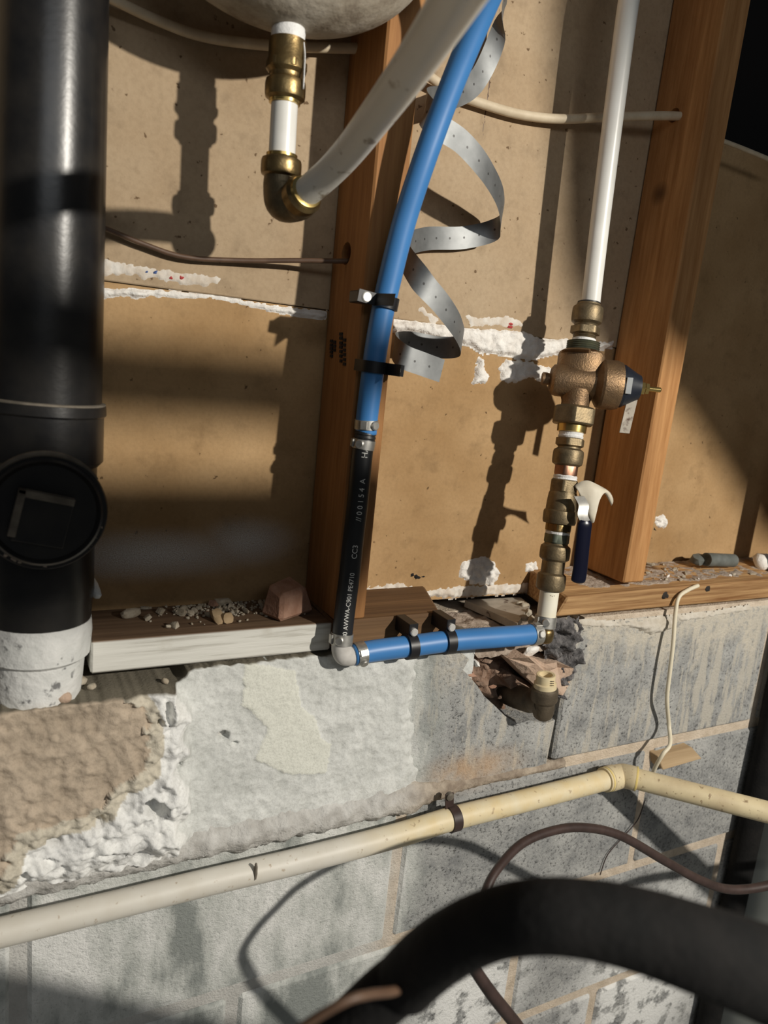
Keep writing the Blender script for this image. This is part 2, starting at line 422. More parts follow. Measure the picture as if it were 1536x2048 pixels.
# ------------------------------------------------------------------ relief patches
def inpoly(x, y, poly):
    c = False; j = len(poly) - 1
    for i in range(len(poly)):
        xi, yi = poly[i]; xj, yj = poly[j]
        if (yi > y) != (yj > y) and x < (xj - xi) * (y - yi) / (yj - yi) + xi: c = not c
        j = i
    return c
def edist(x, y, poly):
    best = 1e9; n = len(poly)
    for i in range(n):
        ax, ay = poly[i]; bx, by = poly[(i + 1) % n]; dx, dy = bx - ax, by - ay
        t = max(0, min(1, ((x - ax) * dx + (y - ay) * dy) / (dx * dx + dy * dy + 1e-12)))
        best = min(best, math.hypot(x - ax - t * dx, y - ay - t * dy))
    return best
def lump_mesh(poly_px, d0, h, amp, scale, step=.0018, soft=.004, jag=.003, seed=0.0):
    "relief sheet over an outline on the wall: grid clipped by the (ragged) outline, sunk at its rim"
    w2 = [P(a, b, d0) for a, b in poly_px]; poly = [(p.x, p.z) for p in w2]
    x0, x1 = min(p[0] for p in poly) - .004, max(p[0] for p in poly) + .004
    z0, z1 = min(p[1] for p in poly) - .004, max(p[1] for p in poly) + .004
    nx, nz = max(3, int((x1 - x0) / step)), max(3, int((z1 - z0) / step))
    idx = {}; vs_ = []; fs = []
    val = {}
    for i in range(nx + 1):
        for j in range(nz + 1):
            x = x0 + (x1 - x0) * i / nx; z = z0 + (z1 - z0) * j / nz
            xx = x + jag * vn(x, z, seed, 140, 3); zz = z + jag * vn(z, x, seed + 5, 140, 3)
            e = edist(xx, zz, poly); ins = inpoly(xx, zz, poly)
            if ins or e < step * 1.2:
                k = smooth(0, soft, e) if ins else 0
                hh = -.0012 + (h + .0012) * k + amp * k * vn(x, z, seed + 2, scale, 4)
                idx[i, j] = len(vs_); vs_.append(Vector((x, -(d0 + hh), z)))
    for i in range(nx):
        for j in range(nz):
            q = [(i, j), (i + 1, j), (i + 1, j + 1), (i, j + 1)]
            if all(k in idx for k in q): fs.append([idx[k] for k in q])
    return mesh(vs_, fs)

# ================================================================== THE SETTING
BACK = struct('wall_back', box_mesh(-.6, 1.9, -.014, 0, 1.306, 1.6515, 0), MAT['board_lo'])
tag(BACK, 'tan sheathing board wall behind the studs')
struct('upper_board', box_mesh(-.6, .80, -.014, .0025, 1.6525, 2.45, .001), MAT['board_up'], BACK)
struct('upper_board', box_mesh(.80, 1.9, -.014, .0, 1.6516, 1.943, 0), MAT['board_lo'], BACK)
struct('wall_cavity', box_mesh(-.6, 1.9, -.20, -.09, 1.2, 2.45, 0), MAT['black_void'])
def patch(name, poly, d, h, amp, scale, mat, **kw):
    return link(name, lump_mesh(poly, d, h, amp, scale, **kw), MAT[mat], BACK)
UPD = .0025
patch('torn_paper', [(195, 520), (215, 515), (240, 522), (268, 525), (270, 532), (285, 528), (340, 536), (360, 545), (395, 543), (440, 553), (452, 557), (440, 568), (420, 575), (412, 580), (395, 572), (370, 575), (345, 568), (330, 568), (315, 560), (290, 565), (270, 555), (235, 552), (195, 556)], UPD, .0012, .001, 180, 'paper', seed=1)
patch('torn_paper', [(470, 558), (488, 557), (492, 568), (480, 567)], UPD, .001, .0006, 180, 'paper', seed=2)
patch('torn_paper', [(504, 566), (520, 564), (546, 566), (545, 574), (525, 575), (508, 572)], UPD, .001, .0006, 180, 'paper', seed=3)
patch('plaster_ridge', [(195, 576), (290, 577), (400, 587), (430, 589), (500, 603), (560, 612), (655, 622), (653, 641), (600, 635), (540, 624), (480, 609), (430, 597), (390, 598), (300, 593), (270, 602), (258, 593), (195, 597)], .001, .0075, .002, 90, 'plaster', soft=.007, jag=.0015, seed=4)
patch('torn_paper', [(832, 616), (848, 608), (862, 625), (882, 640), (868, 652), (850, 637), (838, 628)], UPD, .001, .0006, 180, 'paper', seed=5)
patch('torn_paper', [(925, 628), (960, 632), (1015, 630), (1045, 640), (1052, 657), (1000, 655), (940, 655)], UPD, .0012, .0008, 200, 'paper', seed=6)
patch('plaster_ridge', [(770, 640), (830, 641), (905, 650), (940, 655), (1000, 656), (1050, 660), (1080, 677), (1130, 674), (1160, 682), (1228, 680), (1226, 697), (1180, 702), (1090, 714), (1060, 722), (1020, 713), (960, 706), (935, 690), (880, 682), (840, 668), (770, 665)], .0015, .006, .003, 120, 'plaster', soft=.006, seed=7)
patch('plaster_lump', [(995, 735), (1010, 718), (1060, 722), (1100, 735), (1100, 770), (1080, 765), (1060, 755), (1040, 765), (1015, 768), (1000, 758)], 0, .005, .003, 120, 'plaster', seed=8)
patch('plaster_lump', [(957, 708), (966, 716), (968, 735), (976, 747), (973, 768), (940, 770), (945, 755), (950, 735)], 0, .006, .002, 120, 'plaster', seed=9)
patch('plaster_lump', [(925, 1122), (970, 1110), (990, 1125), (1002, 1150), (985, 1172), (940, 1168), (915, 1152)], 0, .004, .005, 130, 'plaster', seed=10)
patch('plaster_lump', [(1308, 1032), (1328, 1028), (1336, 1042), (1328, 1060), (1312, 1055)], 0, .004, .006, 150, 'plaster', seed=11)
patch('plaster_lump', [(1050, 1128), (1072, 1120), (1080, 1140), (1066, 1152), (1050, 1145)], 0, .003, .007, 160, 'plaster', seed=12)
patch('ragged_hole', [(818, 1150), (828, 1140), (836, 1148), (855, 1150), (853, 1157), (830, 1160)], 0, .0015, .003, 200, 'black_void', seed=13)
patch('ragged_hole', [(828, 488), (834, 490), (833, 506), (826, 503)], UPD, .0012, .001, 200, 'black_void', seed=14)
patch('ragged_hole', [(1300, 1050), (1314, 1056), (1322, 1066), (1338, 1074), (1322, 1070), (1306, 1062)], 0, .0012, .001, 200, 'black_void', seed=15)
patch('torn_edge', [(730, 1172), (800, 1166), (850, 1180), (905, 1172), (1060, 1165), (1062, 1186), (890, 1198), (830, 1192), (730, 1186)], 0, .003, .004, 120, 'paper', seed=16)
patch('drip_stain', [(997, 15), (1000, 15), (992, 90), (986, 130), (976, 205), (966, 275), (963, 275), (972, 200), (983, 125), (990, 85)], UPD, .0006, .0003, 200, 'brown_cable', seed=17, step=.0012, soft=.001, jag=.001)
for poly, mt in (([(288, 544), (297, 541), (296, 547)], 'blue_ink'), ([(306, 544), (316, 542), (314, 548), (308, 548)], 'blue_ink'),
                 ([(338, 553), (345, 552), (344, 559), (339, 558)], 'red_ink'), ([(359, 552), (368, 554), (365, 560), (360, 559)], 'red_ink'),
                 ([(1018, 645), (1027, 646), (1026, 651), (1018, 650)], 'red_ink'), ([(1018, 652), (1026, 653), (1025, 657), (1018, 656)], 'red_ink')):
    patch('print_mark', poly, UPD + .0018, .0006, .0002, 200, mt, step=.0008, soft=.0004, jag=.001, seed=20)

# foundation wall: mortar body, then every block a piece of its own
FD = .090
def mortar_body():
    parts = [box_mesh(-.7, 2.2, -.12, .086, 0, 1.092, 0), box_mesh(-.7, .40, -.12, .086, 1.092, 1.27, 0),
             box_mesh(.40, .70, -.12, -.005, 1.092, 1.286, 0), box_mesh(.70, 2.2, -.12, .086, 1.092, 1.298, 0)]
    return join_(*parts)
FND = struct('wall_foundation', mortar_body(), MAT['mortar'])
tag(FND, 'concrete block foundation wall, whitewashed on the left')
J = .0075
rows = [(1.087, 1.298, .672, .426), (.882, 1.087, .448, .422), (.676, .882, .666, .418), (.470, .676, .42, .42), (.264, .470, .64, .42)]
for z0, z1, xo, st in rows:
    k = math.floor((-.35 - xo) / st)
    while xo + st * k < 1.75:
        a, b = xo + st * k + J, xo + st * (k + 1) - J
        k += 1
        if z0 > 1.05:
            if abs(b - (.672 - J)) < .01 or b < .3: continue
        jj = [random.uniform(-.0012, .0012) for _ in range(4)]
        link('concrete_block', hexa_mesh([(a, -.02, z0 + J), (b, -.02, z0 + J), (b + jj[0], -FD - jj[2], z0 + J), (a + jj[1], -FD - jj[3], z0 + J),
             (a, -.02, z1 - J), (b, -.02, z1 - J), (b + jj[1], -FD - jj[3], z1 - J), (a + jj[0], -FD - jj[2], z1 - J)], .004), MAT['block'], FND, False)
# the top-course block with its right upper corner broken away
nb = [(.25, 1.092), (.667, 1.092)] + [(p.x, p.z) for p in (P(a, b, FD) for a, b in ((1110, 1440), (1088, 1447), (1060, 1440), (1036, 1448), (1010, 1432), (990, 1412), (968, 1392), (955, 1372), (938, 1352), (926, 1340), (938, 1318), (920, 1303), (880, 1297)))] + [(.25, 1.286)]
bm = bmesh.new(); f = bm.faces.new([bm.verts.new((x, -FD, z)) for x, z in nb])
ex = bmesh.ops.extrude_face_region(bm, geom=[f]); bmesh.ops.translate(bm, verts=[v for v in ex['geom'] if isinstance(v, bmesh.types.BMVert)], vec=(0, .085, 0))
bmesh.ops.triangulate(bm, faces=bm.faces)
link('concrete_block', bm_mesh(bm), MAT['block'], FND, False)
# the rubble filling of the hole and the dirty ledge above it
def grid_mesh(u0, u1, v0, v1, nu, nv, fn):
    vs_ = [fn(u0 + (u1 - u0) * i / nu, v0 + (v1 - v0) * j / nv) for i in range(nu + 1) for j in range(nv + 1)]
    fs = [(i * (nv + 1) + j, (i + 1) * (nv + 1) + j, (i + 1) * (nv + 1) + j + 1, i * (nv + 1) + j + 1) for i in range(nu) for j in range(nv)]
    return mesh(vs_, fs)
link('rubble_fill', grid_mesh(.46, .71, 1.14, 1.286, 110, 64, lambda x, z: Vector((x, -(.052 + .016 * vn(x, z, 0, 60, 4) + .012 * vn(x, z, 4, 16, 2)), z))), MAT['rubble'], FND)
link('dirty_ledge', grid_mesh(.40, .705, .0, .085, 120, 34, lambda x, d: Vector((x, -d, 1.287 + .004 * vn(x, d, 0, 60, 4) - .03 * smooth(.06, .085, d) * smooth(.50, .54, x)))), MAT['dust'], FND)
# crumbling dark core of the broken block on the right of the hole
link('crumbling_core', lump_mesh([(1108, 1238), (1160, 1238), (1172, 1290), (1160, 1330), (1130, 1360), (1122, 1400), (1106, 1395), (1116, 1340), (1090, 1310), (1092, 1270)], .088, .006, .02, 55, step=.002, soft=.006, jag=.006, seed=31), MAT['tar'], FND)
for i, poly in enumerate(([(1160, 1240), (1240, 1243), (1340, 1232), (1350, 1250), (1335, 1262), (1300, 1272), (1275, 1262), (1250, 1256), (1200, 1258), (1160, 1252)],
             [(1345, 1232), (1420, 1224), (1500, 1210), (1500, 1222), (1420, 1236), (1360, 1246)])):
    link('mortar_smear', lump_mesh(poly, .0895, .006, .003, 70, soft=.008, seed=33 + i), M('mortar_smear', (.62, .58, .51), (.52, .47, .39), 60, .95, bump=.001), FND)

# plaster coat and projecting stone on the left of the top course
BROWN = [(-400, 1400), (260, 1395), (285, 1420), (295, 1470), (290, 1530), (235, 1560), (200, 1610), (110, 1640), (30, 1665), (0, 1760), (-400, 1800)]
CREAM = [(500, 1338), (600, 1350), (612, 1425), (640, 1450), (652, 1490), (672, 1500), (664, 1560), (590, 1562), (520, 1535), (545, 1470), (520, 1440), (492, 1420)]
PITS = [(308, 1612, 26, 20, .03), (335, 1418, 10, 22, .02), (318, 1437, 7, 9, .016), (105, 1675, 16, 8, .015), (196, 1637, 11, 10, .012), (359, 1545, 14, 8, .014), (455, 1485, 11, 10, .02), (479, 1500, 7, 5, .01), (100, 1716, 18, 8, .010), (48, 1738, 12, 9, .01), (258, 1705, 9, 6, .01), (210, 1700, 20, 7, .004)]
xs = np.linspace(-.16, .53, 400); NB = 14; zn = 122
vs_ = []; cols = []
for x in xs:
    pxm = proj(Vector((x, -.10, 1.2)))[0]
    st0 = smooth(388, 352, pxm + 14 * vn(x, 0, 0, 30, 2))
    ztop = 1.2865 - .012 * st0 + .0035 * vn(x, 2, 0, 60, 3) * (1 - .6 * st0)
    for j in range(NB + zn + 1):
        z = ztop if j <= NB else ztop + (1.088 - ztop) * (j - NB) / zn
        px, py = proj(Vector((x, -.112, z)))
        n1 = vn(x, z, 0, 22, 4); n2 = vn(x, z, 7, 90, 4)
        st_ = smooth(388, 352, px + 22 * vn(x, z, 3, 35, 3))
        brown = inpoly(px + 18 * n2, py + 18 * n1, BROWN); cream = inpoly(px + 5 * n2, py + 5 * n1, CREAM)
        low = smooth(1.088, 1.12, z)
        d = .0962 + .0015 * n2 + .001 * n1
        crust = st_ * (0 if brown else 1)
        d += st_ * (.024 * (.35 + .65 * low) + .0045 * n1 + .0012 * n2) + crust * (.0085 * vn(x, z, 11, 48, 5) + .002)
        if cream: d += .0012 - .001 * n2
        g_ = .10 * n1 + .06 * n2
        col = [.66 + g_, .67 + g_, .645 + g_] if not cream else [.75, .755, .68]
        if st_ > .5: col = [.47 + .12 * n1, .385 + .10 * n1, .295 + .08 * n1] if brown else [.82 + .08 * n1, .82 + .08 * n1, .80 + .07 * n1]
        if not brown and st_ > .5 and edist(px, py, BROWN) < 30: col = [.60, .55, .45]
        for (ax, ay, rx, ry, dp) in PITS:
            q = math.hypot((px - ax) / rx, (py - ay) / ry) + .35 * n2
            if q < 1.15: d -= dp * smooth(1.1, .6, q)
        d -= .012 * smooth(815, 868, px + 30 * n1)
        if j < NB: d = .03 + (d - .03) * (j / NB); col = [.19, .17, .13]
        vs_.append(Vector((x, -d, z + (.003 * n2 if j < NB else 0)))); cols.append(col)
nv = NB + zn
fs = [(i * (nv + 1) + j, i * (nv + 1) + j + 1, (i + 1) * (nv + 1) + j + 1, (i + 1) * (nv + 1) + j) for i in range(len(xs) - 1) for j in range(nv)]
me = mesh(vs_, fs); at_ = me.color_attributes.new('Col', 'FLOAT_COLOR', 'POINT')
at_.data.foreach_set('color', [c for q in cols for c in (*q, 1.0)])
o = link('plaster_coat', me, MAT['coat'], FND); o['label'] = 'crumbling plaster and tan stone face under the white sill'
# lumpy mortar ledge running above the long cream pipe
vs_ = []; nx, na = 330, 16
for i in range(nx + 1):
    x = -.16 + .86 * i / nx
    r = .017 * (1 - .65 * smooth(.44, .56, x)) * (1 + .22 * vn(x, 0, 3, 30, 4))
    for k in range(na + 1):
        a = math.pi * (-.05 + 1.1 * k / na)
        rr = r * (1 + .16 * vn(x, k * .006, 0, 90, 4))
        vs_.append(Vector((x, -(.087 + rr * math.sin(a)), 1.088 + rr * 1.15 * math.cos(a))))
fs = [(i * (na + 1) + k, i * (na + 1) + k + 1, (i + 1) * (na + 1) + k + 1, (i + 1) * (na + 1) + k) for i in range(nx) for k in range(na)]
n_ = N('ledge_mortar'); X_ = n_.xyz()[0]
c_ = n_.mix(n_.rng(X_, .40, .50), n_.ramp(n_.noise(40, 5), [(.35, (.40, .385, .36)), (.6, (.60, .59, .565))]), n_.ramp(n_.noise(70, 5), [(.35, (.25, .20, .155)), (.65, (.46, .39, .31))]))
n_.bump(n_.noise(260, 4), .0018); n_.done(c_, .95, 0, .2)
link('mortar_ledge', mesh(vs_, fs), n_.m, FND)
struct('floor', box_mesh(-1.5, 2.6, -.15, 2.4, -.05, 0, 0), M('floor_slab', (.20, .20, .19), (.28, .28, .27), 12, .9))

# ================================================================== TIMBER
def stud(label, x0, x1, xt0, xt1, mat, zb, zt, db=.001, df=.089):
    o = link('wall_stud', hexa_mesh([(x0, -db, zb), (x1, -db, zb), (x1, -df, zb), (x0, -df, zb), (xt0, -db, zt), (xt1, -db, zt), (xt1, -df, zt), (xt0, -df, zt)], .002), MAT[mat], None, False)
    return tag(o, label, 'stud', 'wall studs standing on the sill')
def apply_cut(o, A, B, r):
    me = tube_mesh([A, B], r, 24); me.transform(Matrix.Identity(4))
    cut(o, me)
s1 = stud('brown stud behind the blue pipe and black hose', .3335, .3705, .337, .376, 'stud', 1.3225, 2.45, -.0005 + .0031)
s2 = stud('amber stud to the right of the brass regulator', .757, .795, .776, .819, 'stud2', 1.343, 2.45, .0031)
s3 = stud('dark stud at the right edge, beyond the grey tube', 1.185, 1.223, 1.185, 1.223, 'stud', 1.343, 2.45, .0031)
bpy.context.view_layer.update()
hl = PX(692, 507, .3345)
apply_cut(s1, hl + Vector((-.03, 0, 0)), hl + Vector((.03, 0, 0)), .0115)
hr = PX(1352, 232, .771)
apply_cut(s2, hr + Vector((-.03, 0, 0)), hr + Vector((.08, 0, 0)), .0085)
# stamp on the stud's side face
for k, (px, ys) in enumerate(((664, (682, 690, 697, 704, 712)), (670, (684, 692, 700)), (683, (668, 676, 686, 694, 703, 712, 722)), (690, (680, 690, 700, 709, 719, 728)))):
    for y in ys:
        c = PX(px, y, .3343); wv = .0022 + .0012 * random.random()
        z_ = c.z
        link('grade_stamp', box_mesh(.3328, .33395 + .0006 + .00012 * 0, -c.y - wv, -c.y + wv, z_ - .0017, z_ + .0015, 0), MAT['ink'], s1, False)

def sill(label, me, mat):
    return tag(link('sill_plate', me, MAT[mat], None, False), label, 'sill plate', 'sill plates on the foundation')
sill('white painted sill plate with bare top, left of the hose', box_mesh(.0865, .3315, .001, .089, 1.2895, 1.3215, .0018), 'plate_l')
# old brown piece with a broken end
e = [(.332, .0015, 1.291), (.512, .0015, 1.291), (.478, .089, 1.291), (.332, .089, 1.291), (.332, .0015, 1.327), (.498, .0015, 1.327), (.470, .089, 1.322), (.332, .089, 1.3215)]
sill('dark brown broken sill plate above the lower blue pipe', hexa_mesh([(a, -b, c) for a, b, c in e], .0025), 'plate_m')
e = [(.690, .0015, 1.304), (1.95, .0015, 1.302), (1.95, .091, 1.301), (.6485, .091, 1.3045), (.690, .0015, 1.3425), (1.95, .0015, 1.3425), (1.95, .091, 1.3425), (.6485, .091, 1.330)]
e = [(.668, .0015, 1.304), (1.95, .0015, 1.302), (1.95, .091, 1.301), (.645, .091, 1.3045), (.668, .0015, 1.341), (1.95, .0015, 1.3425), (1.95, .091, 1.3425), (.660, .091, 1.330)]
SR = sill('yellow pine sill plate with dusty top under the right stud', hexa_mesh([(a, -b, c) for a, b, c in e], .002), 'plate_r')
def sill_z(x, d):
    u = min(1, max(0, (x - .66) / 1.29)); v = d / .091
    return (1 - v) * (1.341 + .0015 * u) + v * (1.330 + .0125 * u)
link('dust_layer', grid_mesh(.685, 1.6, .004, .090, 300, 44, lambda x, d: Vector((x, -d, sill_z(x, d) + .0012 + .0022 * max(-.4, vn(x, d, 0, 75, 4)) - .0045 * smooth(.066 + .012 * vn(x, 0, 9, 40, 3), .088, d) - .004 * smooth(.73, .685, x)))), MAT['dust'], SR)

# ================================================================== PLUMBING
class Axis:
    def __init__(s, A, B):
        s.a = P(*A); s.b = P(*B); s.dir = (s.b - s.a).normalized(); s.L = (s.b - s.a).length
    def s(s, py):
        lo, hi = -s.L, 2 * s.L
        for _ in range(40):
            m_ = (lo + hi) / 2
            if proj(s.a + s.dir * m_)[1] < py: lo = m_
            else: hi = m_
        return lo
    def at(s, py): return s.a + s.dir * s.s(py)
    def turn(s, prof, hexes=(), segs=40, rot=0.0):
        "prof: (image row, width px) read off the survey"
        pr = []
        for py, wpx in prof:
            q = s.s(py); pr.append((q, rad(wpx, s.a + s.dir * q)))
        return lathe_mesh(s.a, s.dir, pr, segs, hexes, rot)
def rnd(y0, y1, wmax, wend, n=9):
    "rounded collar rows"
    out = []
    for k in range(n + 1):
        t = k / n; y = y0 + (y1 - y0) * t
        e = max(0, 1 - abs(2 * t - 1) ** 4.5)
        out.append((y, wend + (wmax - wend) * e ** .5))
    return out
def part(name, me, mat, parent, ang=23):
    return sharp(link(name, me, MAT[mat], parent), ang)

# ---- black drain stack on the left
AX = Axis((109, -80, .078), (72, 1400, .078))
STK = thing('drain_stack', AX.at(1395), 'black plastic drain stack with round cleanout and whitewashed base', 'pipe')
part('pipe', AX.turn([(-120, 208), (820, 220)]), 'abs', STK)
part('coupling', AX.turn([(800, 226), (803, 236), (822, 238), (826, 229), (915, 230), (925, 212)]), 'abs', STK)
part('dust_ring', AX.turn([(797, 210), (799, 234), (804, 234), (806, 210)]), 'abs_dust', STK)
part('tee_body', AX.turn([(905, 208), (1130, 205), (1175, 208), (1185, 204), (1245, 196), (1260, 196), (1275, 190)]), 'abs', STK)
part('hub', AX.turn([(1230, 180), (1232, 200), (1255, 204), (1300, 198), (1308, 178), (1350, 172), (1390, 164)]), 'cast_white', STK)
link('paint_flake', rock_mesh(P(186, 1172, .075), (.004, .006, .016), .3, 3), MAT['cast_white'], STK)
cc = P(92, 1022, .078); cdir = Vector((-.02, -1, .03)).normalized()
ca = cc - cdir * .0
def facing(a, b, prof, mat, name, par=STK):
    return part(name, lathe_mesh(a, b, prof, 56), mat, par)
capc = P(90, 1022, .155); 
facing(capc, cdir, [(-.075, .040), (-.004, .0415), (-.004, .0455), (.004, .0465), (.006, .0455)], 'abs', 'cleanout_branch')
CAPO = facing(capc, cdir, [(.003, .0425), (.0085, .0425), (.0105, .0405), (.0085, .0385), (.0075, .0375), (.0074, .0)], 'abs', 'cleanout_plug')
U_ = (P(150, 1000, .165) - P(38, 978, .165)).normalized(); W_ = (P(13, 1078, .165) - P(38, 978, .165)).normalized()
q0 = P(38, 978, .172); Lu = (P(150, 1000, .165) - P(38, 978, .165)).length
def slabq(a, u, lu, v, lv, n, t):
    c = [a, a + u * lu, a + u * lu + v * lv, a + v * lv]
    return hexa_mesh([p + n * 0 for p in c] + [p + n * t for p in c], .0004)
bk = -cdir * .012
part('plug_square', slabq(q0 + U_ * .003 + W_ * .003 + bk, U_, Lu - .003, W_, Lu - .003, cdir, .0095), 'abs', CAPO)
part('dust_edge', slabq(q0 + bk, U_, Lu, W_, .0055, cdir, .012), 'abs_dust', CAPO)
part('dust_edge', slabq(q0 + bk, U_, .0055, W_, Lu * .92, cdir, .012), 'abs_dust', CAPO)
dsp = []
for k in range(60):
    a = math.radians(random.uniform(-150, -15)) if k % 3 else math.radians(random.uniform(-60, -30))
    uu = Vector((1, 0, 0)); vv = Vector((0, 0, 1))
    dsp.append(rock_mesh(capc + cdir * .0055 + uu * math.cos(a) * .0435 + vv * math.sin(a) * .0435, (random.uniform(.0006, .0022),) * 3, 0, k, 1))
for dm in dsp[1:]: pass
o = link('dust_crumbs', join_(*dsp), MAT['dust'], CAPO); o['kind'] = 'stuff'
arc = [capc + cdir * .004 + Vector((math.cos(a), 0, math.sin(a))) * .0462 for a in np.linspace(math.radians(35), math.radians(150), 26)]
link('dust_arc', tube_mesh(arc, [.0012 + .0012 * math.sin(math.pi * i / 25) for i in range(26)], 8), MAT['abs_dust'], CAPO)

# ---- tank bottom with its push-fit drop
DT = .108
tc = P(574, -221, DT)
bm = bmesh.new(); bmesh.ops.create_uvsphere(bm, u_segments=64, v_segments=40, radius=1)
rt_ = rad(500, tc)
for v in bm.verts:
    z = v.co.z
    v.co = Vector((tc.x + v.co.x * rt_ * 1.36, tc.y + v.co.y * rt_ * .86, tc.z + (z if z < 0 else z * 2.2) * rt_ * 1.0))
TANK = thing('expansion_tank', (tc.x, tc.y, tc.z - rt_), 'dirty cream domed tank bottom at the top edge', 'tank')
part('shell', bm_mesh(bm), 'tank', TANK)
part('boss', lathe_mesh(P(582, 8, DT), Vector((0, 0, -1)), [(-.02, .016), (.008, .016), (.012, .0145)], 6), 'tank', TANK)
A1 = Axis((577, 60, DT), (560, 380, DT))
DROP = thing('push_fit_drop', A1.at(352), 'brass push-fit coupling, white stub and elbow hanging from the tank', 'pipe fitting')
part('thread_tape', A1.turn([(38, 60), (44, 68), (60, 66), (66, 69), (84, 66), (90, 60)], segs=28), 'tape', DROP)
link('tape_tail', tube_mesh(cr([P(607, 86, DT + .012), P(609, 110, DT + .014), P(608, 140, DT + .016), P(606, 178, DT + .016)], 8), .0018, 8, .4), MAT['tape'], DROP)
CPL = part('coupling', A1.turn([(80, 66), (82, 74), (120, 75), (128, 80), (142, 80), (150, 68), (156, 67)] + rnd(158, 202, 81, 66)), 'brass', DROP)
part('hex_band', A1.turn([(124, 76), (126, 83), (140, 83), (143, 76)], (1, 2), 60), 'brass', CPL)
part('release_ring', A1.turn([(196, 60), (198, 64), (208, 62), (209, 54)]), 'brass_br', CPL)
part('pipe_stub', A1.turn([(196, 53), (325, 53)]), 'pex_clean', DROP)
EL = part('elbow', A1.turn([(314, 58)] + rnd(315, 356, 81, 62)), 'brass', DROP)
part('release_ring', A1.turn([(308, 54), (309, 62), (318, 62)]), 'brass_br', EL)
wend = P(604, 392, .132); wnext = P(690, 312, .195); wdir = (wnext - wend).normalized()
e0 = A1.at(350); e1 = A1.at(375); mid = A1.at(402)
pts = cr([e0, e1, mid + (wend - mid) * .18 + A1.dir * .002, wend - wdir * .010, wend], 8)
part('elbow_bend', tube_mesh(pts, [.0142 + .0028 * min(1, i / 26) for i in range(len(pts))], 28), 'brass_dk', EL)
part('outlet_collar', lathe_mesh(wend, wdir, [(-.008, .0145), (-.006, .0170), (.003, .0174), (.006, .0150)], 40), 'brass', EL)
part('outlet_ring', lathe_mesh(wend, wdir, [(.002, .0126), (.0062, .0150), (.0085, .0142), (.009, .0124)], 40), 'brass_br', EL)
# ---- big white pipe rising towards the room
wp = [wend, P(655, 348, .164), P(700, 300, .202), P(752, 232, .258), P(805, 160, .314), P(852, 92, .360), P(905, 10, .410), P(960, -80, .46)]
wp = cr(wp, 8); wp = run_on(wp, [0] * len(wp), .35, False)[0]
WP = link('white_supply_pipe', tube_mesh(wp, [.0122 + .0012 * i / len(wp) for i in range(len(wp))], 28), MAT['pex_w']); tag(WP, 'spotted white plastic pipe slanting up from the brass elbow', 'pipe')

# ---- blue pipe, black hose
bp, br = pxpath([(1012, -80, .185, 54), (975, 0, .165, 52), (932, 100, .148, 51), (889, 208, .135, 49), (845, 330, .125, 48.5), (808, 445, .115, 48), (779, 560, .108, 47.5), (764, 630, .1065, 46.5), (751, 705, .1055, 46), (741, 780, .105, 45), (734, 835, .105, 44), (732, 868, .105, 43)])
bp, br = run_on(bp, br, .5)
BL = link('blue_supply_pipe', tube_mesh(bp, br, 28), MAT['blue']); tag(BL, 'blue plastic pipe strapped to the left stud, running up', 'pipe')
hp, hr_ = pxpath([(731, 874, .105, 40), (725, 905, .105, 42), (716, 1000, .106, 42.5), (707, 1075, .107, 42.5), (699, 1150, .108, 42), (690, 1220, .110, 41.5), (683, 1285, .113, 40.5)])
HOSE = thing('black_hose', hp[-1], 'black poly pipe with white printing hanging under the blue pipe', 'hose')
hose = part('pipe', tube_mesh(hp, hr_, 28), 'hose', HOSE)
def along(pts, rr, py):
    best = min(range(len(pts) - 1), key=lambda i: abs(proj(pts[i])[1] - py)); i = best
    return pts[i], (pts[i + 1] - pts[i]).normalized(), rr[i]
def wrap_text(s, size, pts, rr, py, side, parent, mat='print'):
    "lettering rolled on to a pipe, reading upward from image row py; side = angle off the viewer"
    up_pts = pts[::-1]; up_r = rr[::-1]
    i0 = min(range(len(up_pts)), key=lambda i: abs(proj(up_pts[i])[1] - py))
    arc = [0.0]
    for i in range(i0, len(up_pts) - 1): arc.append(arc[-1] + (up_pts[i + 1] - up_pts[i]).length)
    me = text_mesh(s, size)
    for v in me.vertices:
        u = min(max(v.co.x, 0), arc[-1] - 1e-5); k = 0
        while arc[k + 1] < u: k += 1
        f_ = (u - arc[k]) / (arc[k + 1] - arc[k]); i = i0 + k
        c = up_pts[i].lerp(up_pts[i + 1], f_); r = up_r[i] + (up_r[i + 1] - up_r[i]) * f_
        t = (up_pts[i + 1] - up_pts[i]).normalized()
        n = (CAM - c); n = (n - t * n.dot(t)).normalized(); b = t.cross(n)
        if b.dot(RT) > 0: b = -b
        a = side - v.co.y / r
        v.co = c + (n * math.cos(a) - b * math.sin(a)) * (r + .00035)
    return link('lettering', me, MAT[mat], parent, False)
S_ = .0078
wrap_text('180 AWWA-C901 PE4710', S_ * .86, hp, hr_, 1274, .45, hose)
wrap_text('CC3', S_, hp, hr_, 1111, .5, hose)
wrap_text('// 0 0 1 5 4  A', S_, hp, hr_, 1040, .5, hose)
wrap_text('HA', S_ * 1.1, hp, hr_, 915, .5, hose)
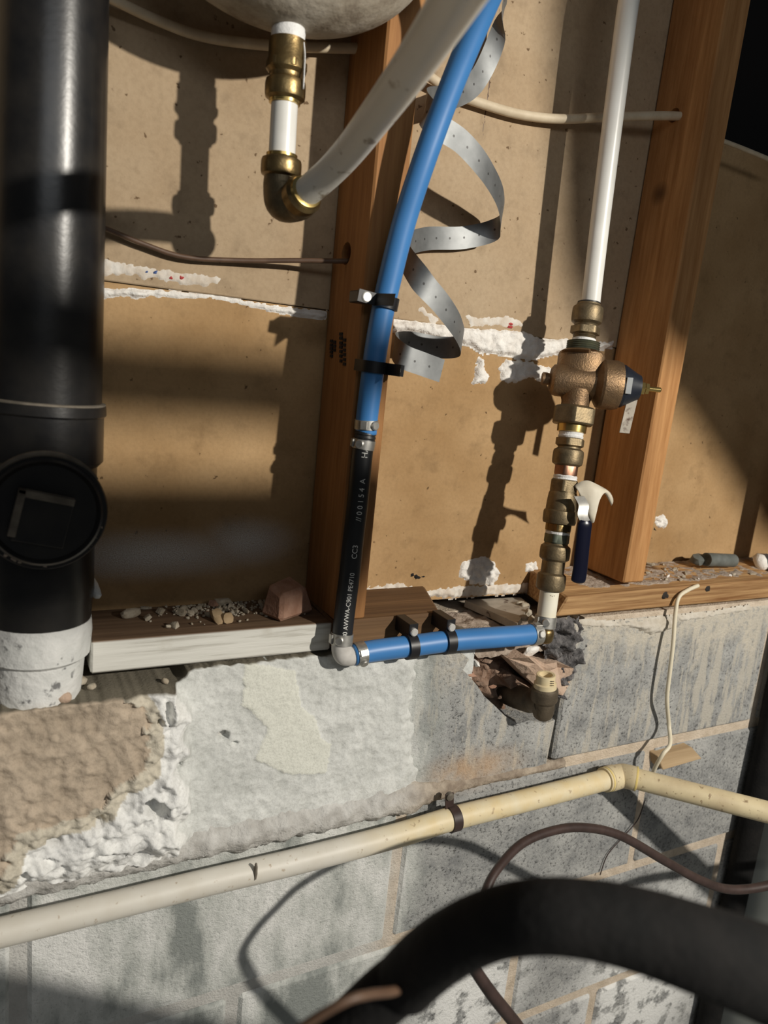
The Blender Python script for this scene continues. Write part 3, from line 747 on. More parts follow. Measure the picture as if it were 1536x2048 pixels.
def band_clamp(c, t, r, parent, name='hose_clamp', wid=.0095, side=.5, mat='ss', nub=True):
    U, V = frame_(t)
    b_ = part(name, lathe_mesh(c - t * wid / 2, t, [(0, r), (0, r + .0011), (wid, r + .0011), (wid, r)], 40), mat, parent)
    n = (CAM - c); n = (n - t * n.dot(t)).normalized(); b = t.cross(n)
    if b.dot(RT) < 0: b = -b
    q = n * math.cos(side) + b * math.sin(side)
    if nub:
        tang = t.cross(q)
        part('screw', lathe_mesh(c + q * (r - .001), q, [(0, .0046), (.0038, .0046), (.0046, .0038)], 24), mat, b_)
        part('slot', box_mesh(0, .0001, 0, .0001, 0, .0001, 0), 'ink', b_) if False else None
        c2 = c + (n * math.cos(side - .95) + b * math.sin(side - .95)) * (r + .0006)
        qq = (n * math.cos(side - .95) + b * math.sin(side - .95)); tt = t.cross(qq)
        part('crimp', slabq(c2 - tt * .0035 - t * wid * .42, tt, .007, t, wid * .84, qq, .0022), mat, b_)
    return b_
c_, t_, r_ = along(bp, br, 848); band_clamp(c_, t_, r_, BL, side=.75)
c_, t_, r_ = along(hp, hr_, 889); band_clamp(c_, t_, r_, HOSE, side=-.35)
c_, t_, r_ = along(hp, hr_, 884)
part('barbed_insert', lathe_mesh(P(731.5, 862, .105), (P(729, 882, .105) - P(731.5, 862, .105)), [(0, .0105), (.003, .0112), (.004, .0104), (.0065, .0112), (.008, .0104), (.0105, .0112), (.011, .0100)], 32), 'hose', HOSE)
c_, t_, r_ = along(hp, hr_, 1281); band_clamp(c_, t_, r_, HOSE, side=-.2, wid=.012)
HE = thing('hose_elbow', P(686, 1318, .113), 'small white-dusted elbow joining hose to lower blue pipe', 'pipe fitting')
ep = cr([P(683, 1284, .113), P(683, 1300, .113), P(689, 1311, .1135), P(704, 1311, .114), P(722, 1306, .115)], 6)
part('bend', tube_mesh(ep, .0106, 24), 'elbow_grey', HE)
# ---- lower blue pipe
lp, lr = pxpath([(706, 1310, .115, 43), (745, 1302, .115, 44), (820, 1292, .117, 43.5), (905, 1281, .119, 43), (985, 1275, .121, 42.5), (1040, 1271, .122, 41.5), (1078, 1267, .122, 41)])
LB = link('lower_blue_pipe', tube_mesh(lp, lr, 28), MAT['blue']); tag(LB, 'short blue plastic pipe running level along the old sill', 'pipe')
def xalong(px):
    i = min(range(len(lp) - 1), key=lambda k: abs(proj(lp[k])[0] - px)); return lp[i], (lp[i + 1] - lp[i]).normalized(), lr[i]
c_, t_, r_ = xalong(718); band_clamp(c_, t_, r_, LB, side=1.0, wid=.011)
c_, t_, r_ = xalong(1071); band_clamp(c_, t_, r_, LB, side=.1, wid=.012)

# ---- black plastic pipe straps, a screw each
def strap_vert(px, py, label, screw_side):
    c, t, r = along(bp, br, py)
    T = thing('pipe_strap', c, label, 'pipe strap', 'black pipe straps')
    n = Vector((0, -1, 0)); n = (n - t * n.dot(t)).normalized(); b = t.cross(n)
    if b.x < 0: b = -b
    wdt = .0115; th = .0022; prof = []
    ss = screw_side
    for k in range(15):
        a = -math.pi / 2 * 1.0 + math.pi * k / 14
        prof.append((math.sin(a), math.cos(a)))
    rr = r + .0004
    out = [(s_ * rr * ss, c__ * rr) for s_, c__ in prof]
    yb = -( -c.y - .0895)          # distance axis -> stud face
    back = -( (-c.y) - .0898)
    inner = [(-rr * ss, back)] + out + [(rr * ss, .004), (rr * ss + .020 * ss, .004)]
    vs_ = []
    for i, (x, y) in enumerate(inner):
        for w_ in (-wdt / 2, wdt / 2): vs_.append(c + b * x + n * y + t * w_)
    fs = [(2 * i, 2 * i + 1, 2 * i + 3, 2 * i + 2) for i in range(len(inner) - 1)]
    bm = bmesh.new(); bm.from_mesh(mesh(vs_, fs)); bmesh.ops.recalc_face_normals(bm, faces=bm.faces)
    bmesh.ops.solidify(bm, geom=list(bm.faces), thickness=-th)
    part('band', bm_mesh(bm), 'plastic_blk', T)
    sc = c + b * (rr + .011) * ss + n * .0035
    part('foot', box_mesh(sc.x - .008, sc.x + .010 if ss > 0 else sc.x + .008, .0893, -sc.y - .0005, sc.z - wdt / 2, sc.z + wdt / 2, .001), 'plastic_blk', T)
    part('screw', lathe_mesh(sc, n, [(0, .0052), (.0032, .0052), (.0042, .0042)], 24), 'zinc', T)
strap_vert(770, 606, 'black pipe strap higher on the blue pipe, screw on its left', -1)
strap_vert(750, 737, 'black pipe strap lower on the blue pipe, screw on its right', 1)
def strap_low(px, label):
    c, t, r = xalong(px)
    T = thing('pipe_strap', c, label, 'pipe strap', 'black pipe straps')
    part('band', lathe_mesh(c - t * .0055, t, [(0, r), (0, r + .0028), (.011, r + .0028), (.011, r)], 40), 'plastic_blk', T)
    u = Vector((0, 0, 1)); n = Vector((0, -1, 0))
    part('foot', slabq(c + u * (r - .002) - t * .0055 + Vector((0, 1, 0)) * (-c.y - .0895), t, .011, u, .017, n, (-c.y - .0895) + .004), 'plastic_blk', T)
    part('screw', lathe_mesh(c + u * (r + .006) + n * .0035, n, [(0, .0046), (.003, .0046), (.004, .0036)], 24), 'zinc', T)
strap_low(818, 'black strap around lower blue pipe, nearer the hose')
strap_low(893, 'black strap around lower blue pipe, nearer the broken sill end')

# ---- right-hand brass column
up_, ur_ = pxpath([(1272, -70, .075, 43), (1258, 0, .075, 42.5), (1240, 130, .075, 41), (1222, 270, .075, 40), (1202, 430, .075, 38.5), (1189, 540, .075, 37.5), (1180, 620, .075, 37)])
up_, ur_ = run_on(up_, ur_, .45)
tag(link('white_riser_pipe', tube_mesh(up_, ur_, 28), MAT['pex_clean']), 'straight white pipe rising from the brass regulator column', 'pipe')
A2 = Axis((1178, 605, .075), (1090, 1250, .120))
def dch(py): return -A2.at(py).y
REG = thing('pressure_regulator', A2.at(865), 'bronze pressure regulator with dark cone cap and push-fit inlet', 'valve')
PF = part('push_fit_end', A2.turn([(606, 42), (608, 46)] + rnd(611, 649, 61, 47) + [(652, 44), (657, 45)]), 'brass_dk', REG)
part('grip_ring', A2.turn([(604, 38), (605, 45), (610, 45)]), 'hose', PF)
part('hex_band', A2.turn([(653, 46), (655, 59), (668, 59), (670, 46)], (1, 2), 60), 'brass_dk', PF)
part('thread', A2.turn([(666, 44), (669, 46), (671, 43), (673, 46), (675, 43), (677, 46), (681, 43)]), 'brass_dk', REG)
part('thread_tape', A2.turn([(677, 44), (679, 47), (685, 47), (688, 44)]), 'tape', REG)
th = [(683, 50)]
for k in range(5): th += [(685 + k * 4, 66), (687 + k * 4, 61)]
part('union_thread', A2.turn(th + [(704, 52)]), 'green_brass', REG)
bdm = A2.turn([(694, 56), (701, 58), (703, 76), (707, 88), (713, 92), (738, 92), (752, 88), (780, 76), (794, 62), (802, 56)], segs=56)
bx0 = A2.at(750); bn = CAM - bx0; bn.z = 0; bn.normalize()
for v in bdm.vertices:
    q = v.co - bx0; k_ = (q - A2.dir * q.dot(A2.dir)).dot(bn)
    if proj(v.co)[1] > 700: v.co -= bn * k_ * .42
BD = part('body', bdm, 'bronze', REG)
# barrel across the body
bc = A2.at(764); XA = Vector((.85, -.527, 0)).normalized()
def sx_(px):
    lo, hi = -.2, .3
    for _ in range(40):
        m_ = (lo + hi) / 2
        if proj(bc + XA * m_)[0] < px: lo = m_
        else: hi = m_
    return lo
xl, xr, x1, x2, x3 = sx_(1099), sx_(1196), sx_(1197), sx_(1238), sx_(1278)
rb = rad(64, bc); Rb = rad(98, bc)
part('barrel', lathe_mesh(bc, XA, [(xl, rb * .2), (xl + .001, rb * .72), (xl + .004, rb * .93), (xl + .009, rb * 1.0), (0, rb * 1.03), (xr, rb * 1.0)], 48), 'bronze', BD)
part('throat', A2.turn([(780, 62), (796, 58), (806, 55), (816, 56)]), 'bronze', BD)
part('bell', lathe_mesh(bc, XA, [(x1 - .006, rb), (x1, Rb * .95), (x1 + .003, Rb), (x2 - .006, Rb * 1.0), (x2, Rb * .94), (x2 + .001, Rb * .85)], 48), 'bronze', REG)
part('cone_cap', lathe_mesh(bc, XA, [(x2 - .002, Rb * .88), (x2 + .004, Rb * .86), (x3 - .004, Rb * .56), (x3, Rb * .50), (x3 + .0005, 0.001)], 48), 'navy', REG)
nC = (CAM - bc); nC = (nC - XA * nC.dot(XA)).normalized()
cl = bc + XA * (x2 + .002) + nC * Rb * .82
part('cap_label', slabq(cl + Vector((0, 0, .011)), XA, .007, Vector((0, 0, -1)), .019, nC, .0022), 'galv', REG)
AD = part('adjusting_screw', lathe_mesh(bc, XA, [(x3, .003), (x3 + .025, .003), (x3 + .026, .002)], 20), 'brass_br', REG)
part('lock_nut', lathe_mesh(bc, XA, [(x3 + .001, .0080), (x3 + .006, .0080)], 6), 'brass_br', AD)
part('lock_nut', lathe_mesh(bc, XA, [(x3 + .007, .0070), (x3 + .011, .0070)], 6), 'brass_br', AD)
bt = bc + XA * (x3 + .0005); YB = Vector((0, 0, 1)).cross(XA)
part('hanging_bracket', slabq(bt + Vector((0, 0, .004)) - FW * .004, -_rt, .0125, (Vector((0, 0, -1)) - _rt * .08).normalized(), .060, -FW, .0016), 'sheet', REG)
part('side_plug', lathe_mesh(bc, -XA, [(-xl - .003, .0062), (-xl + .004, .0078), (-xl + .0085, .0078), (-xl + .0095, .0062)], 24), 'bronze', REG)
part('union_nut', A2.turn([(812, 60), (815, 80), (818, 88), (846, 88), (849, 82), (850, 58)], (1, 2, 3, 4), 60, .35), 'brass_dk', REG)
part('tail_sleeve', A2.turn([(846, 58), (848, 58), (864, 57), (865, 50)]), 'brass_br', REG)

MID = thing('push_fit_adapter', A2.at(955), 'brass push-fit adapter with copper hex between regulator and ball valve', 'pipe fitting')
part('thread_tape', A2.turn([(862, 46), (866, 49), (870, 47), (873, 50), (878, 47), (880, 44)]), 'tape', MID)
AD1 = part('adapter', A2.turn([(876, 46), (893, 44), (898, 46)] + rnd(897, 932, 61, 46)), 'brass_dk', MID)
part('hex_band', A2.turn([(876, 48), (878, 59), (891, 59), (894, 46)], (1, 2), 60, .2), 'brass_dk', AD1)
part('copper_hex', A2.turn([(929, 42), (932, 48), (948, 48), (953, 43)], (1, 2), 60, .2), 'copper', MID)
part('thread_tape', A2.turn([(950, 43), (953, 48), (956, 46), (959, 49), (963, 44)]), 'tape', MID)

BV = thing('ball_valve', A2.at(1064), 'weathered brass ball valve with navy lever pointing down', 'valve')
part('end_hex', A2.turn([(959, 48), (961, 57), (982, 58), (986, 52)], (1, 2), 60, .3), 'brass_dk', BV)
bvb = part('body', A2.turn([(984, 53), (988, 56), (1004, 59), (1020, 60), (1022, 65), (1026, 67), (1042, 66), (1047, 63), (1048, 54)]), 'brass_dk', BV)
part('end_hex', A2.turn([(1045, 50), (1047, 56), (1061, 55), (1064, 48)], (1, 2), 60, .3), 'brass', BV)
bcen = A2.at(1012)
def cast_text(s, size, py, side, dz):
    c = A2.at(py); r = rad(59.5, c); n = CAM - c; n = Vector((n.x, n.y, 0)).normalized(); b = Vector((0, 0, 1)).cross(n)
    if b.dot(RT) < 0: b = -b
    me = text_mesh(s, size)
    for v in me.vertices:
        a = side + v.co.x / r; v.co = c + (n * math.cos(a) + b * math.sin(a)) * (r + .0003) + Vector((0, 0, v.co.y + dz))
    link('cast_lettering', me, MAT['brass'], bvb, False)
cast_text('S S', .0045, 1010, .28, .002); cast_text('60 60', .0045, 1016, .2, .0); cast_text('5 60', .0042, 1022, .24, .001)
# lever: stem, bent steel plate, vinyl grip
sx = PX(1152, 1010, bcen.x + rad(60, bcen) - .001)
part('stem', lathe_mesh(Vector((bcen.x, bcen.y, bcen.z)), Vector((1, -.25, 0)), [(.010, .007), (rad(60, bcen) + .008, .007), (rad(60, bcen) + .009, .005)], 20), 'brass_dk', BV)
dl = dch(1010) + .030
LV = [P(1157, 992, dl), P(1166, 1010, dl + .002), P(1164, 1030, dl + .004), P(1172, 1046, dl + .006)]
lv = cr(LV, 5)
def ribbon(pts, wvec, wid, t):
    vs_ = []
    for i, p in enumerate(pts):
        wv = wvec(i / (len(pts) - 1)) if callable(wvec) else wvec
        for s_ in (-.5, .5): vs_.append(p + wv * wid * s_)
    fs = [(2 * i, 2 * i + 1, 2 * i + 3, 2 * i + 2) for i in range(len(pts) - 1)]
    bm = bmesh.new(); bm.from_mesh(mesh(vs_, fs)); bmesh.ops.recalc_face_normals(bm, faces=bm.faces)
    bmesh.ops.solidify(bm, geom=list(bm.faces), thickness=t); return bm_mesh(bm)
part('lever_plate', ribbon(lv, (RT * 1 + FW * .2).normalized(), .013, .0022), 'ss', BV)
gp = cr([P(x_, y_, dl + .008) for x_, y_ in ((1171, 1040), (1168, 1062), (1164, 1100), (1160, 1140), (1157, 1158), (1155.5, 1166))], 6)
gr = [rad(31, p) for p in gp]
for k in range(7): gr[-1 - k] *= (.35, .62, .80, .90, .96, .985, 1)[k]
for k in range(3): gr[k] *= (.6, .85, .95)[k]
gm = tube_mesh(gp, gr, 24)
for v in gm.vertices:                                   # flatten the grip front to back
    i = min(range(len(gp)), key=lambda k: (gp[k] - v.co).length_squared); q = v.co - gp[i]
    nn = (FW - RT * .2).normalized(); v.co -= nn * q.dot(nn) * .55
part('grip', gm, 'navy_grip', BV)
# curled paper label hung on the valve
d0 = dl - .016
TOP = cr([P(x_, y_, d0 + k_) for x_, y_, k_ in ((1148, 972, 0), (1162, 963, .004), (1176, 961, .008), (1189, 966, .012), (1201, 972, .013), (1212, 978, .010), (1221, 985, .002))], 4)
BOT = cr([P(x_, y_, d0 + k_) for x_, y_, k_ in ((1158, 995, .004), (1170, 1028, .010), (1180, 1043, .016), (1189, 1043, .018), (1196, 1006, .017), (1208, 987, .013), (1223, 1012, .0))], 4)
vs_ = [a_.lerp(b_, k / 5) + Vector((0, -.004 * math.sin(math.pi * k / 5), 0)) for a_, b_ in zip(TOP, BOT) for k in range(6)]
fs = [(6 * i + k, 6 * i + k + 1, 6 * i + k + 7, 6 * i + k + 6) for i in range(len(TOP) - 1) for k in range(5)]
bm = bmesh.new(); bm.from_mesh(mesh(vs_, fs)); bmesh.ops.recalc_face_normals(bm, faces=bm.faces); bmesh.ops.solidify(bm, geom=list(bm.faces), thickness=.0005)
tag(link('paper_label', bm_mesh(bm), MAT['tagm']), 'curled cream paper label hanging on the ball valve', 'label')

TAIL = thing('push_fit_tail', A2.at(1250), 'dark brass push-fit coupling and cream stub below the ball valve', 'pipe fitting')
part('thread_tape', A2.turn([(1060, 46), (1063, 49), (1068, 48), (1070, 44)]), 'tape', TAIL)
part('hex_nut', A2.turn([(1066, 44), (1069, 51), (1084, 51), (1088, 44)], (1, 2), 60, .1), 'green_brass', TAIL)
part('coupling', A2.turn([(1086, 45)] + rnd(1089, 1121, 60, 48) + [(1122, 46), (1144, 46)] + rnd(1145, 1181, 58, 46)), 'brass_dk', TAIL)
part('pipe_stub', A2.turn([(1174, 38), (1246, 38)]), 'stub', TAIL)
cs = A2.at(1180)
def stub_text(s, size, py, side):
    c = A2.at(py); r = rad(38.4, c); n = CAM - c; n = Vector((n.x, n.y, 0)).normalized(); b = Vector((0, 0, 1)).cross(n)
    if b.dot(RT) < 0: b = -b
    me = text_mesh(s, size)
    for v in me.vertices:
        a = side + v.co.y / r; v.co = c + (n * math.cos(a) + b * math.sin(a)) * (r + .0003) - Vector((0, 0, 1)) * v.co.x
    link('lettering', me, MAT['brass_dk'], TAIL, False)
stub_text('H D C', .0085, 1184, .1)
c_ = A2.at(1242); band_clamp(c_, A2.dir, rad(39, c_), TAIL, side=.05, wid=.013)
part('clamp_rim', A2.turn([(1244, 36), (1246, 42), (1254, 42), (1256, 36)]), 'ss', TAIL)
TE = thing('brass_elbow', A2.at(1282), 'small brass elbow where lower blue pipe turns up to the valve', 'pipe fitting')
ep = cr([A2.at(1248), A2.at(1258), P(1088, 1268, .121), P(1080, 1267, .1215), P(1068, 1268, .122)], 6)
part('bend', tube_mesh(ep, .0098, 24), 'brass', TE)
part('heel', rock_mesh(P(1091, 1270, .123), (.0085, .0095, .0105), 0, 1, 3, .03, 1), 'brass', TE)

# ---- galvanised strap coiled in the bay
cp = [(960, -130, .085), (1000, -75, .07), (1010, -20, .03), (1000, 60, .02), (955, 160, .018), (900, 195, .03), (852, 205, .07), (868, 245, .088), (925, 285, .09), (975, 345, .085), (1003, 405, .06), (995, 455, .03), (930, 475, .015), (850, 478, .02), (808, 500, .055), (838, 555, .088), (885, 610, .092), (918, 660, .08), (922, 690, .045), (880, 695, .022), (820, 685, .018), (788, 690, .05), (805, 712, .078), (845, 728, .082), (884, 742, .080)]
cpw = cr([P(*c) for c in cp], 8)
n = len(cpw); vs_ = []; uvs = []
L = 0
for i, p in enumerate(cpw):
    if i: L += (p - cpw[i - 1]).length
    t = (cpw[min(i + 1, n - 1)] - cpw[max(i - 1, 0)]).normalized()
    up = Vector((.05, 0, 1)); up = (up - t * up.dot(t) * .85).normalized()
    for k in (-1, 0, 1): vs_.append(p + up * .0125 * k); uvs.append((L, k * .0125))
fs = [(3 * i + k, 3 * i + k + 1, 3 * i + k + 4, 3 * i + k + 3) for i in range(n - 1) for k in (0, 1)]
me = mesh(vs_, fs); uv = me.uv_layers.new(name='UVMap')
for lp_ in me.loops: uv.data[lp_.index].uv = uvs[lp_.vertex_index]
g_ = N('perforated_strap'); u_ = g_.n('ShaderNodeUVMap'); sp = g_.n('ShaderNodeSeparateXYZ'); g_.put(sp.inputs[0], u_.outputs[0])
fr = g_.math('SUBTRACT', g_.math('FRACT', g_.math('DIVIDE', sp.outputs[0], .019)), .5)
hx_ = g_.math('MULTIPLY', fr, .019)
dd = g_.math('SQRT', g_.math('ADD', g_.math('POWER', hx_, 2.0), g_.math('POWER', sp.outputs[1], 2.0)))
hole = g_.math('LESS_THAN', dd, .0013)
gc = g_.mix(hole, g_.ramp(g_.noise(40, 4), [(.35, (.17, .178, .18)), (.65, (.24, .248, .25))]), (.07, .07, .07))
g_.done(gc, .5, .55)
tag(link('hanger_strap', me, g_.m), 'coiled galvanised perforated strap behind the blue pipe', 'strap')

# ---- old stub left in the hole
OB = thing('old_pipe_stub', P(1086, 1436, .128), 'dark capped brass elbow with open cream stub in the wall hole', 'pipe fitting')
A3 = Axis((1092, 1350, .128), (1085, 1436, .128))
part('body', A3.turn([(1370, 40)] + rnd(1374, 1402, 54, 46) + [(1404, 44), (1424, 43), (1433, 36), (1438, 22), (1440, 4)]), 'brass_old', OB)
br_ = cr([P(1086, 1408, .128), P(1062, 1402, .105), P(1030, 1392, .075), P(1005, 1380, .04)], 6)
part('branch', tube_mesh(br_, [.0135] * 6 + [.0155] * (len(br_) - 6), 24), 'brass_old', OB)
st = [(A3.s(1372), .0), (A3.s(1372), rad(38, A3.at(1360))), (A3.s(1349), rad(38, A3.at(1352))), (A3.s(1348.5), rad(35, A3.at(1352))), (A3.s(1349), rad(27, A3.at(1352))), (A3.s(1368), rad(27, A3.at(1360))), (A3.s(1369), .0001)]
part('open_stub', lathe_mesh(A3.a, A3.dir, st, 36), 'cpvc', OB)
part('release_ring', A3.turn([(1364, 38), (1366, 45), (1374, 46)]), 'cpvc_old', OB)
for k in range(3): link('size_mark', slabq(A3.at(1358 + 4 * k) - FW * rad(38.6, A3.at(1360)) + RT * .003, RT, .005, -UP, .0007, -FW, .0003), MAT['ink'], OB, False)

# ---- long cream pipe along the wall and its branch into the room
DC = .118
lp2, lr2 = pxpath([(-420, 1962, DC, 70), (-120, 1893, DC, 62), (0, 1865, DC, 58.5), (200, 1817, DC, 55), (420, 1763, DC, 52), (600, 1721, DC, 50), (800, 1669, DC, 47), (905, 1637, DC, 45.5), (1050, 1601, DC, 43), (1228, 1555, DC, 40)])
CPV = thing('cream_wall_pipe', lp2[-1], 'long cream plastic pipe sloping across the block wall', 'pipe')
n_ = N('cream_pipe_painted'); X_ = n_.xyz()[0]
pc = n_.mix(n_.rng(X_, .33, .48), n_.ramp(n_.noise(30, 5), [(.35, (.64, .60, .52)), (.65, (.70, .67, .60))]), n_.ramp(n_.noise(40, 5), [(.35, (.72, .58, .33)), (.65, (.74, .65, .45))]))
pc = n_.mix(n_.ramp(n_.noise(140, 3), [(.64, 0.0), (.72, .7)]), pc, (.35, .25, .15)); n_.done(pc, .5)
link('pipe', tube_mesh(lp2, lr2, 28), n_.m, CPV)
ds_ = rock_mesh(P(511, 1745, DC + .012), (.0016, .003, .011), .0, 4, 2, .5, 1); link('paint_scab', ds_, MAT['abs_dust'], CPV)
ej = P(1243, 1552, DC); ed = (lp2[-1] - lp2[-9]).normalized()
bend = P(1550, 1628, .262); b0 = P(1266, 1556, .132); bd = (bend - b0).normalized()
EB = part('tee_elbow', tube_mesh(cr([P(1208, 1560, DC), P(1225, 1556, DC), ej, P(1253, 1553, .124), b0, b0 + bd * .004], 6), .0165, 28), 'cpvc_old', CPV)
part('glue_ring', lathe_mesh(P(1212, 1559, DC), ed, [(-.001, .0142), (-.0005, .0169), (.0015, .0169), (.002, .0142)], 32), 'glue', EB)
part('glue_ring', lathe_mesh(b0 + bd * .002, bd, [(.001, .0142), (.0012, .0169), (.003, .0168), (.004, .0142)], 32), 'glue', EB)
part('collar', lathe_mesh(P(1212, 1559, DC), ed, [(.003, .0162), (.004, .0172), (.016, .0172)], 32), 'cpvc_old', EB)
part('branch_pipe', tube_mesh([b0, b0.lerp(bend, .5), bend, b0 + (bend - b0) * 3.2], .0142, 28), 'cpvc_old', CPV)
CS = thing('copper_strap', P(905, 1612, .12), 'rusty brown metal strap holding the cream wall pipe', 'pipe strap')
i = min(range(len(lp2) - 1), key=lambda k: abs(proj(lp2[k])[0] - 908)); c_ = lp2[i]; t_ = (lp2[i + 1] - lp2[i]).normalized(); r_ = lr2[i]
part('band', lathe_mesh(c_ - t_ * .006, t_, [(0, r_), (0, r_ + .0018), (.012, r_ + .0018), (.012, r_)], 36), 'brown_cord', CS)
part('foot', slabq(c_ - t_ * .010 + Vector((0, .004, r_ - .004)), t_, .012, Vector((-.12, 0, 1)).normalized(), .024, Vector((0, -1, 0)), .002), 'brown_cord', CS)
part('screw', lathe_mesh(P(897, 1590, .113), Vector((0, -1, 0)), [(0, .005), (.005, .005), (.006, .003)], 16), 'abs_dust', CS)

# ================================================================== CABLES
def cable(name, pts, wpx, mat, label, cat='cable', flat=1.0, group=None):
    c, r = pxpath([(a, b, d, wpx if not isinstance(wpx, (list, tuple)) else wpx[i]) for i, (a, b, d) in enumerate(pts)], 8)
    return tag(link(name, tube_mesh(c, r, 14, flat), MAT[mat]), label, cat, group)
cable('cream_cable', [(120, -60, .03), (225, -2, .02), (320, 43, .014), (410, 74, .012), (530, 90, .012), (640, 95, .014), (722, 97, .018)], 20, 'cable', 'cream cable passing behind the tank to the left stud')
cable('cream_cable', [(800, 90, .03), (850, 145, .022), (905, 184, .014), (960, 206, .012), (1040, 229, .013), (1120, 238, .018), (1200, 235, .028), (1290, 232, .040), (1352, 232, .0458), (1400, 236, .0458)], [19, 19, 19, 19, 18.5, 18, 17.5, 17, 16.5, 16], 'cable', 'cream cable sagging between the two studs')
cable('cream_cable', [(1440, 280, .0458), (1462, 288, .045), (1500, 303, .045), (1560, 328, .045)], 9, 'cable', 'thin cream cable crossing the dark bay at the upper right')
cable('brown_cable', [(130, 425, .03), (200, 452, .015), (290, 489, .012), (370, 514, .012), (480, 521, .014), (600, 521, .026), (668, 522, .036), (690, 522, .038), (700, 522, .038)], 10, 'brown_cable', 'thin brown cable entering the hole in the left stud')
cable('white_wire', [(1396, 1171, .093), (1376, 1180, .095), (1358, 1194, .098), (1351, 1225, .102), (1346, 1290, .110), (1339, 1350, .113), (1334, 1400, .113), (1338, 1450, .108), (1340, 1488, .126), (1326, 1508, .130), (1312, 1532, .122), (1300, 1560, .108)], 8, 'wire_w', 'thin white wire dangling down the block wall', 'wire')
cable('fine_wire', [(1290, 1600, .094), (1275, 1640, .096), (1245, 1675, .094), (1215, 1710, .094), (1200, 1750, .094)], 2.2, 'brown_cord', 'hair-thin dark wire lying on the blocks below the cream elbow', 'wire')
cable('power_cable', [(1090, 2140, .352), (1040, 2060, .348), (985, 1990, .345), (945, 1930, .340), (932, 1890, .337), (945, 1840, .33), (966, 1795, .322), (990, 1745, .31), (1040, 1690, .29), (1100, 1663, .28), (1165, 1655, .275), (1240, 1671, .275), (1330, 1722, .28), (1400, 1760, .285), (1462, 1779, .29), (1540, 1770, .30), (1620, 1740, .31), (1900, 1700, .34)], [27, 26.5, 26, 25, 22, 20, 19] + [18] * 11, 'brown_cord', 'brown cord looping behind the black foam pipe')
cable('power_cable', [(560, 2095, .562), (610, 2050, .565), (690, 2003, .57), (740, 1989, .568), (785, 1983, .560), (812, 1972, .545)], 19, 'brown_cable', 'reddish brown cord crossing the foam pipe at the bottom')
cable('power_cable', [(836, 1950, .530), (826, 1985, .52), (812, 2012, .51)], 15, 'brown_cable', 'short brown cord end under the foam pipe joint')

# ---- black foam-covered pipe in the foreground
fp, fr_ = pxpath([(812, 1962, 0.545, 122), (850, 1925, 0.555, 126), (905, 1885, 0.570, 128), (985, 1848, 0.585, 132), (1080, 1832, 0.600, 140), (1180, 1838, 0.610, 148), (1290, 1862, 0.620, 158), (1400, 1898, 0.630, 168), (1500, 1935, 0.635, 178), (1640, 1990, 0.640, 190)])
fp, fr_ = run_on(fp, fr_, .4, False)
FO = thing('foam_pipe', fp[0], 'arched black foam-insulated pipe in the foreground', 'pipe')
part('foam_sleeve', tube_mesh(fp, fr_, 40), 'foam', FO)
FP2 = pxpath([(822, 1950, 0.545, 112), (770, 1990, 0.540, 110), (700, 2055, 0.535, 108), (620, 2130, 0.530, 108)])
fp2, fr2 = run_on(*FP2, .08, False)
part('foam_sleeve', tube_mesh(fp2, fr2, 36), 'foam', FO)
link('torn_flap', rock_mesh(P(868, 1951, .565), (.006, .003, .004), .5, 6), MAT['foam'], FO)

# ---- grey cabinet at the right edge, black bar put in for its wall shadow
xb = P(1484, 1740, .112)
DP = thing('wall_shadow_bar', (xb.x, -.112, 0.0), 'black upright bar standing in for the shadow beside the grey cabinet', 'pipe')
part('pipe', lathe_mesh(Vector((xb.x - .008, -.112, 0.001)), Vector((.005, 0, 1)), [(0, .0195), (2.44, .0195)], 28), 'foam', DP)
CB = thing('grey_cabinet', (xb.x + .25, -.3, .0), 'grey sheet-metal cabinet at the lower right edge', 'cabinet')
part('side_panel', box_mesh(xb.x + .022, xb.x + .45, .10, .46, .001, .985, .003), 'cab', CB)
part('edge_trim', box_mesh(xb.x + .017, xb.x + .0215, .335, .35, .03, .60, .001), 'cab_w', CB)

# ================================================================== LOOSE BITS
def loose(name, me, mat, label, cat, group=None, sm=True): return tag(sharp(link(name, me, MAT[mat], None, sm), 40), label, cat, group)
# wedge of wood pushed into the joint
wq = [P(1300, 1524, .084), P(1296, 1500, .084), P(1364, 1483, .084), P(1378, 1502, .084)]
loose('wood_wedge', hexa_mesh([p for p in wq] + [Vector((p.x + .004, p.y - (.016 if i in (1, 2) else .022), p.z - .002)) for i, p in enumerate(wq)], .001), 'wedge', 'splintered wooden wedge stuck in the block joint', 'wood scrap', None, False)
# flashing scrap and dusty brick in the gap
fl = [Pz(930, 1200, 1.3005), Pz(1040, 1194, 1.3005), Pz(1060, 1210, 1.303), Pz(1035, 1247, 1.303), Pz(980, 1222, 1.298)]
bm = bmesh.new(); f1 = bm.faces.new([bm.verts.new(p) for p in fl]); ex = bmesh.ops.extrude_face_region(bm, geom=[f1])
bmesh.ops.translate(bm, verts=[v for v in ex['geom'] if isinstance(v, bmesh.types.BMVert)], vec=(0, 0, -.0095))
FLS = loose('metal_flashing', bm_mesh(bm), 'sheet', 'bent dusty sheet-metal scrap lying in the gap between sills', 'metal scrap', None, False)
bl_ = [(993, 1303), (1018, 1291), (1045, 1302), (1062, 1310), (1082, 1305), (1117, 1318), (1120, 1356), (1095, 1372), (1054, 1364), (1027, 1338)]
loose('brick', slab_mesh(bl_, .068, .030, 0, 1, .02, 4), 'brick_pale', 'dusty pale brick wedged in the wall hole', 'brick', None, False)
loose('brick_shard', slab_mesh([(985, 1345), (1000, 1332), (1040, 1352), (1066, 1375), (1050, 1395), (1010, 1380)], .050, .022, .002, 2, .3, 5), 'rubble', 'brown brick shard under the pale brick', 'brick')
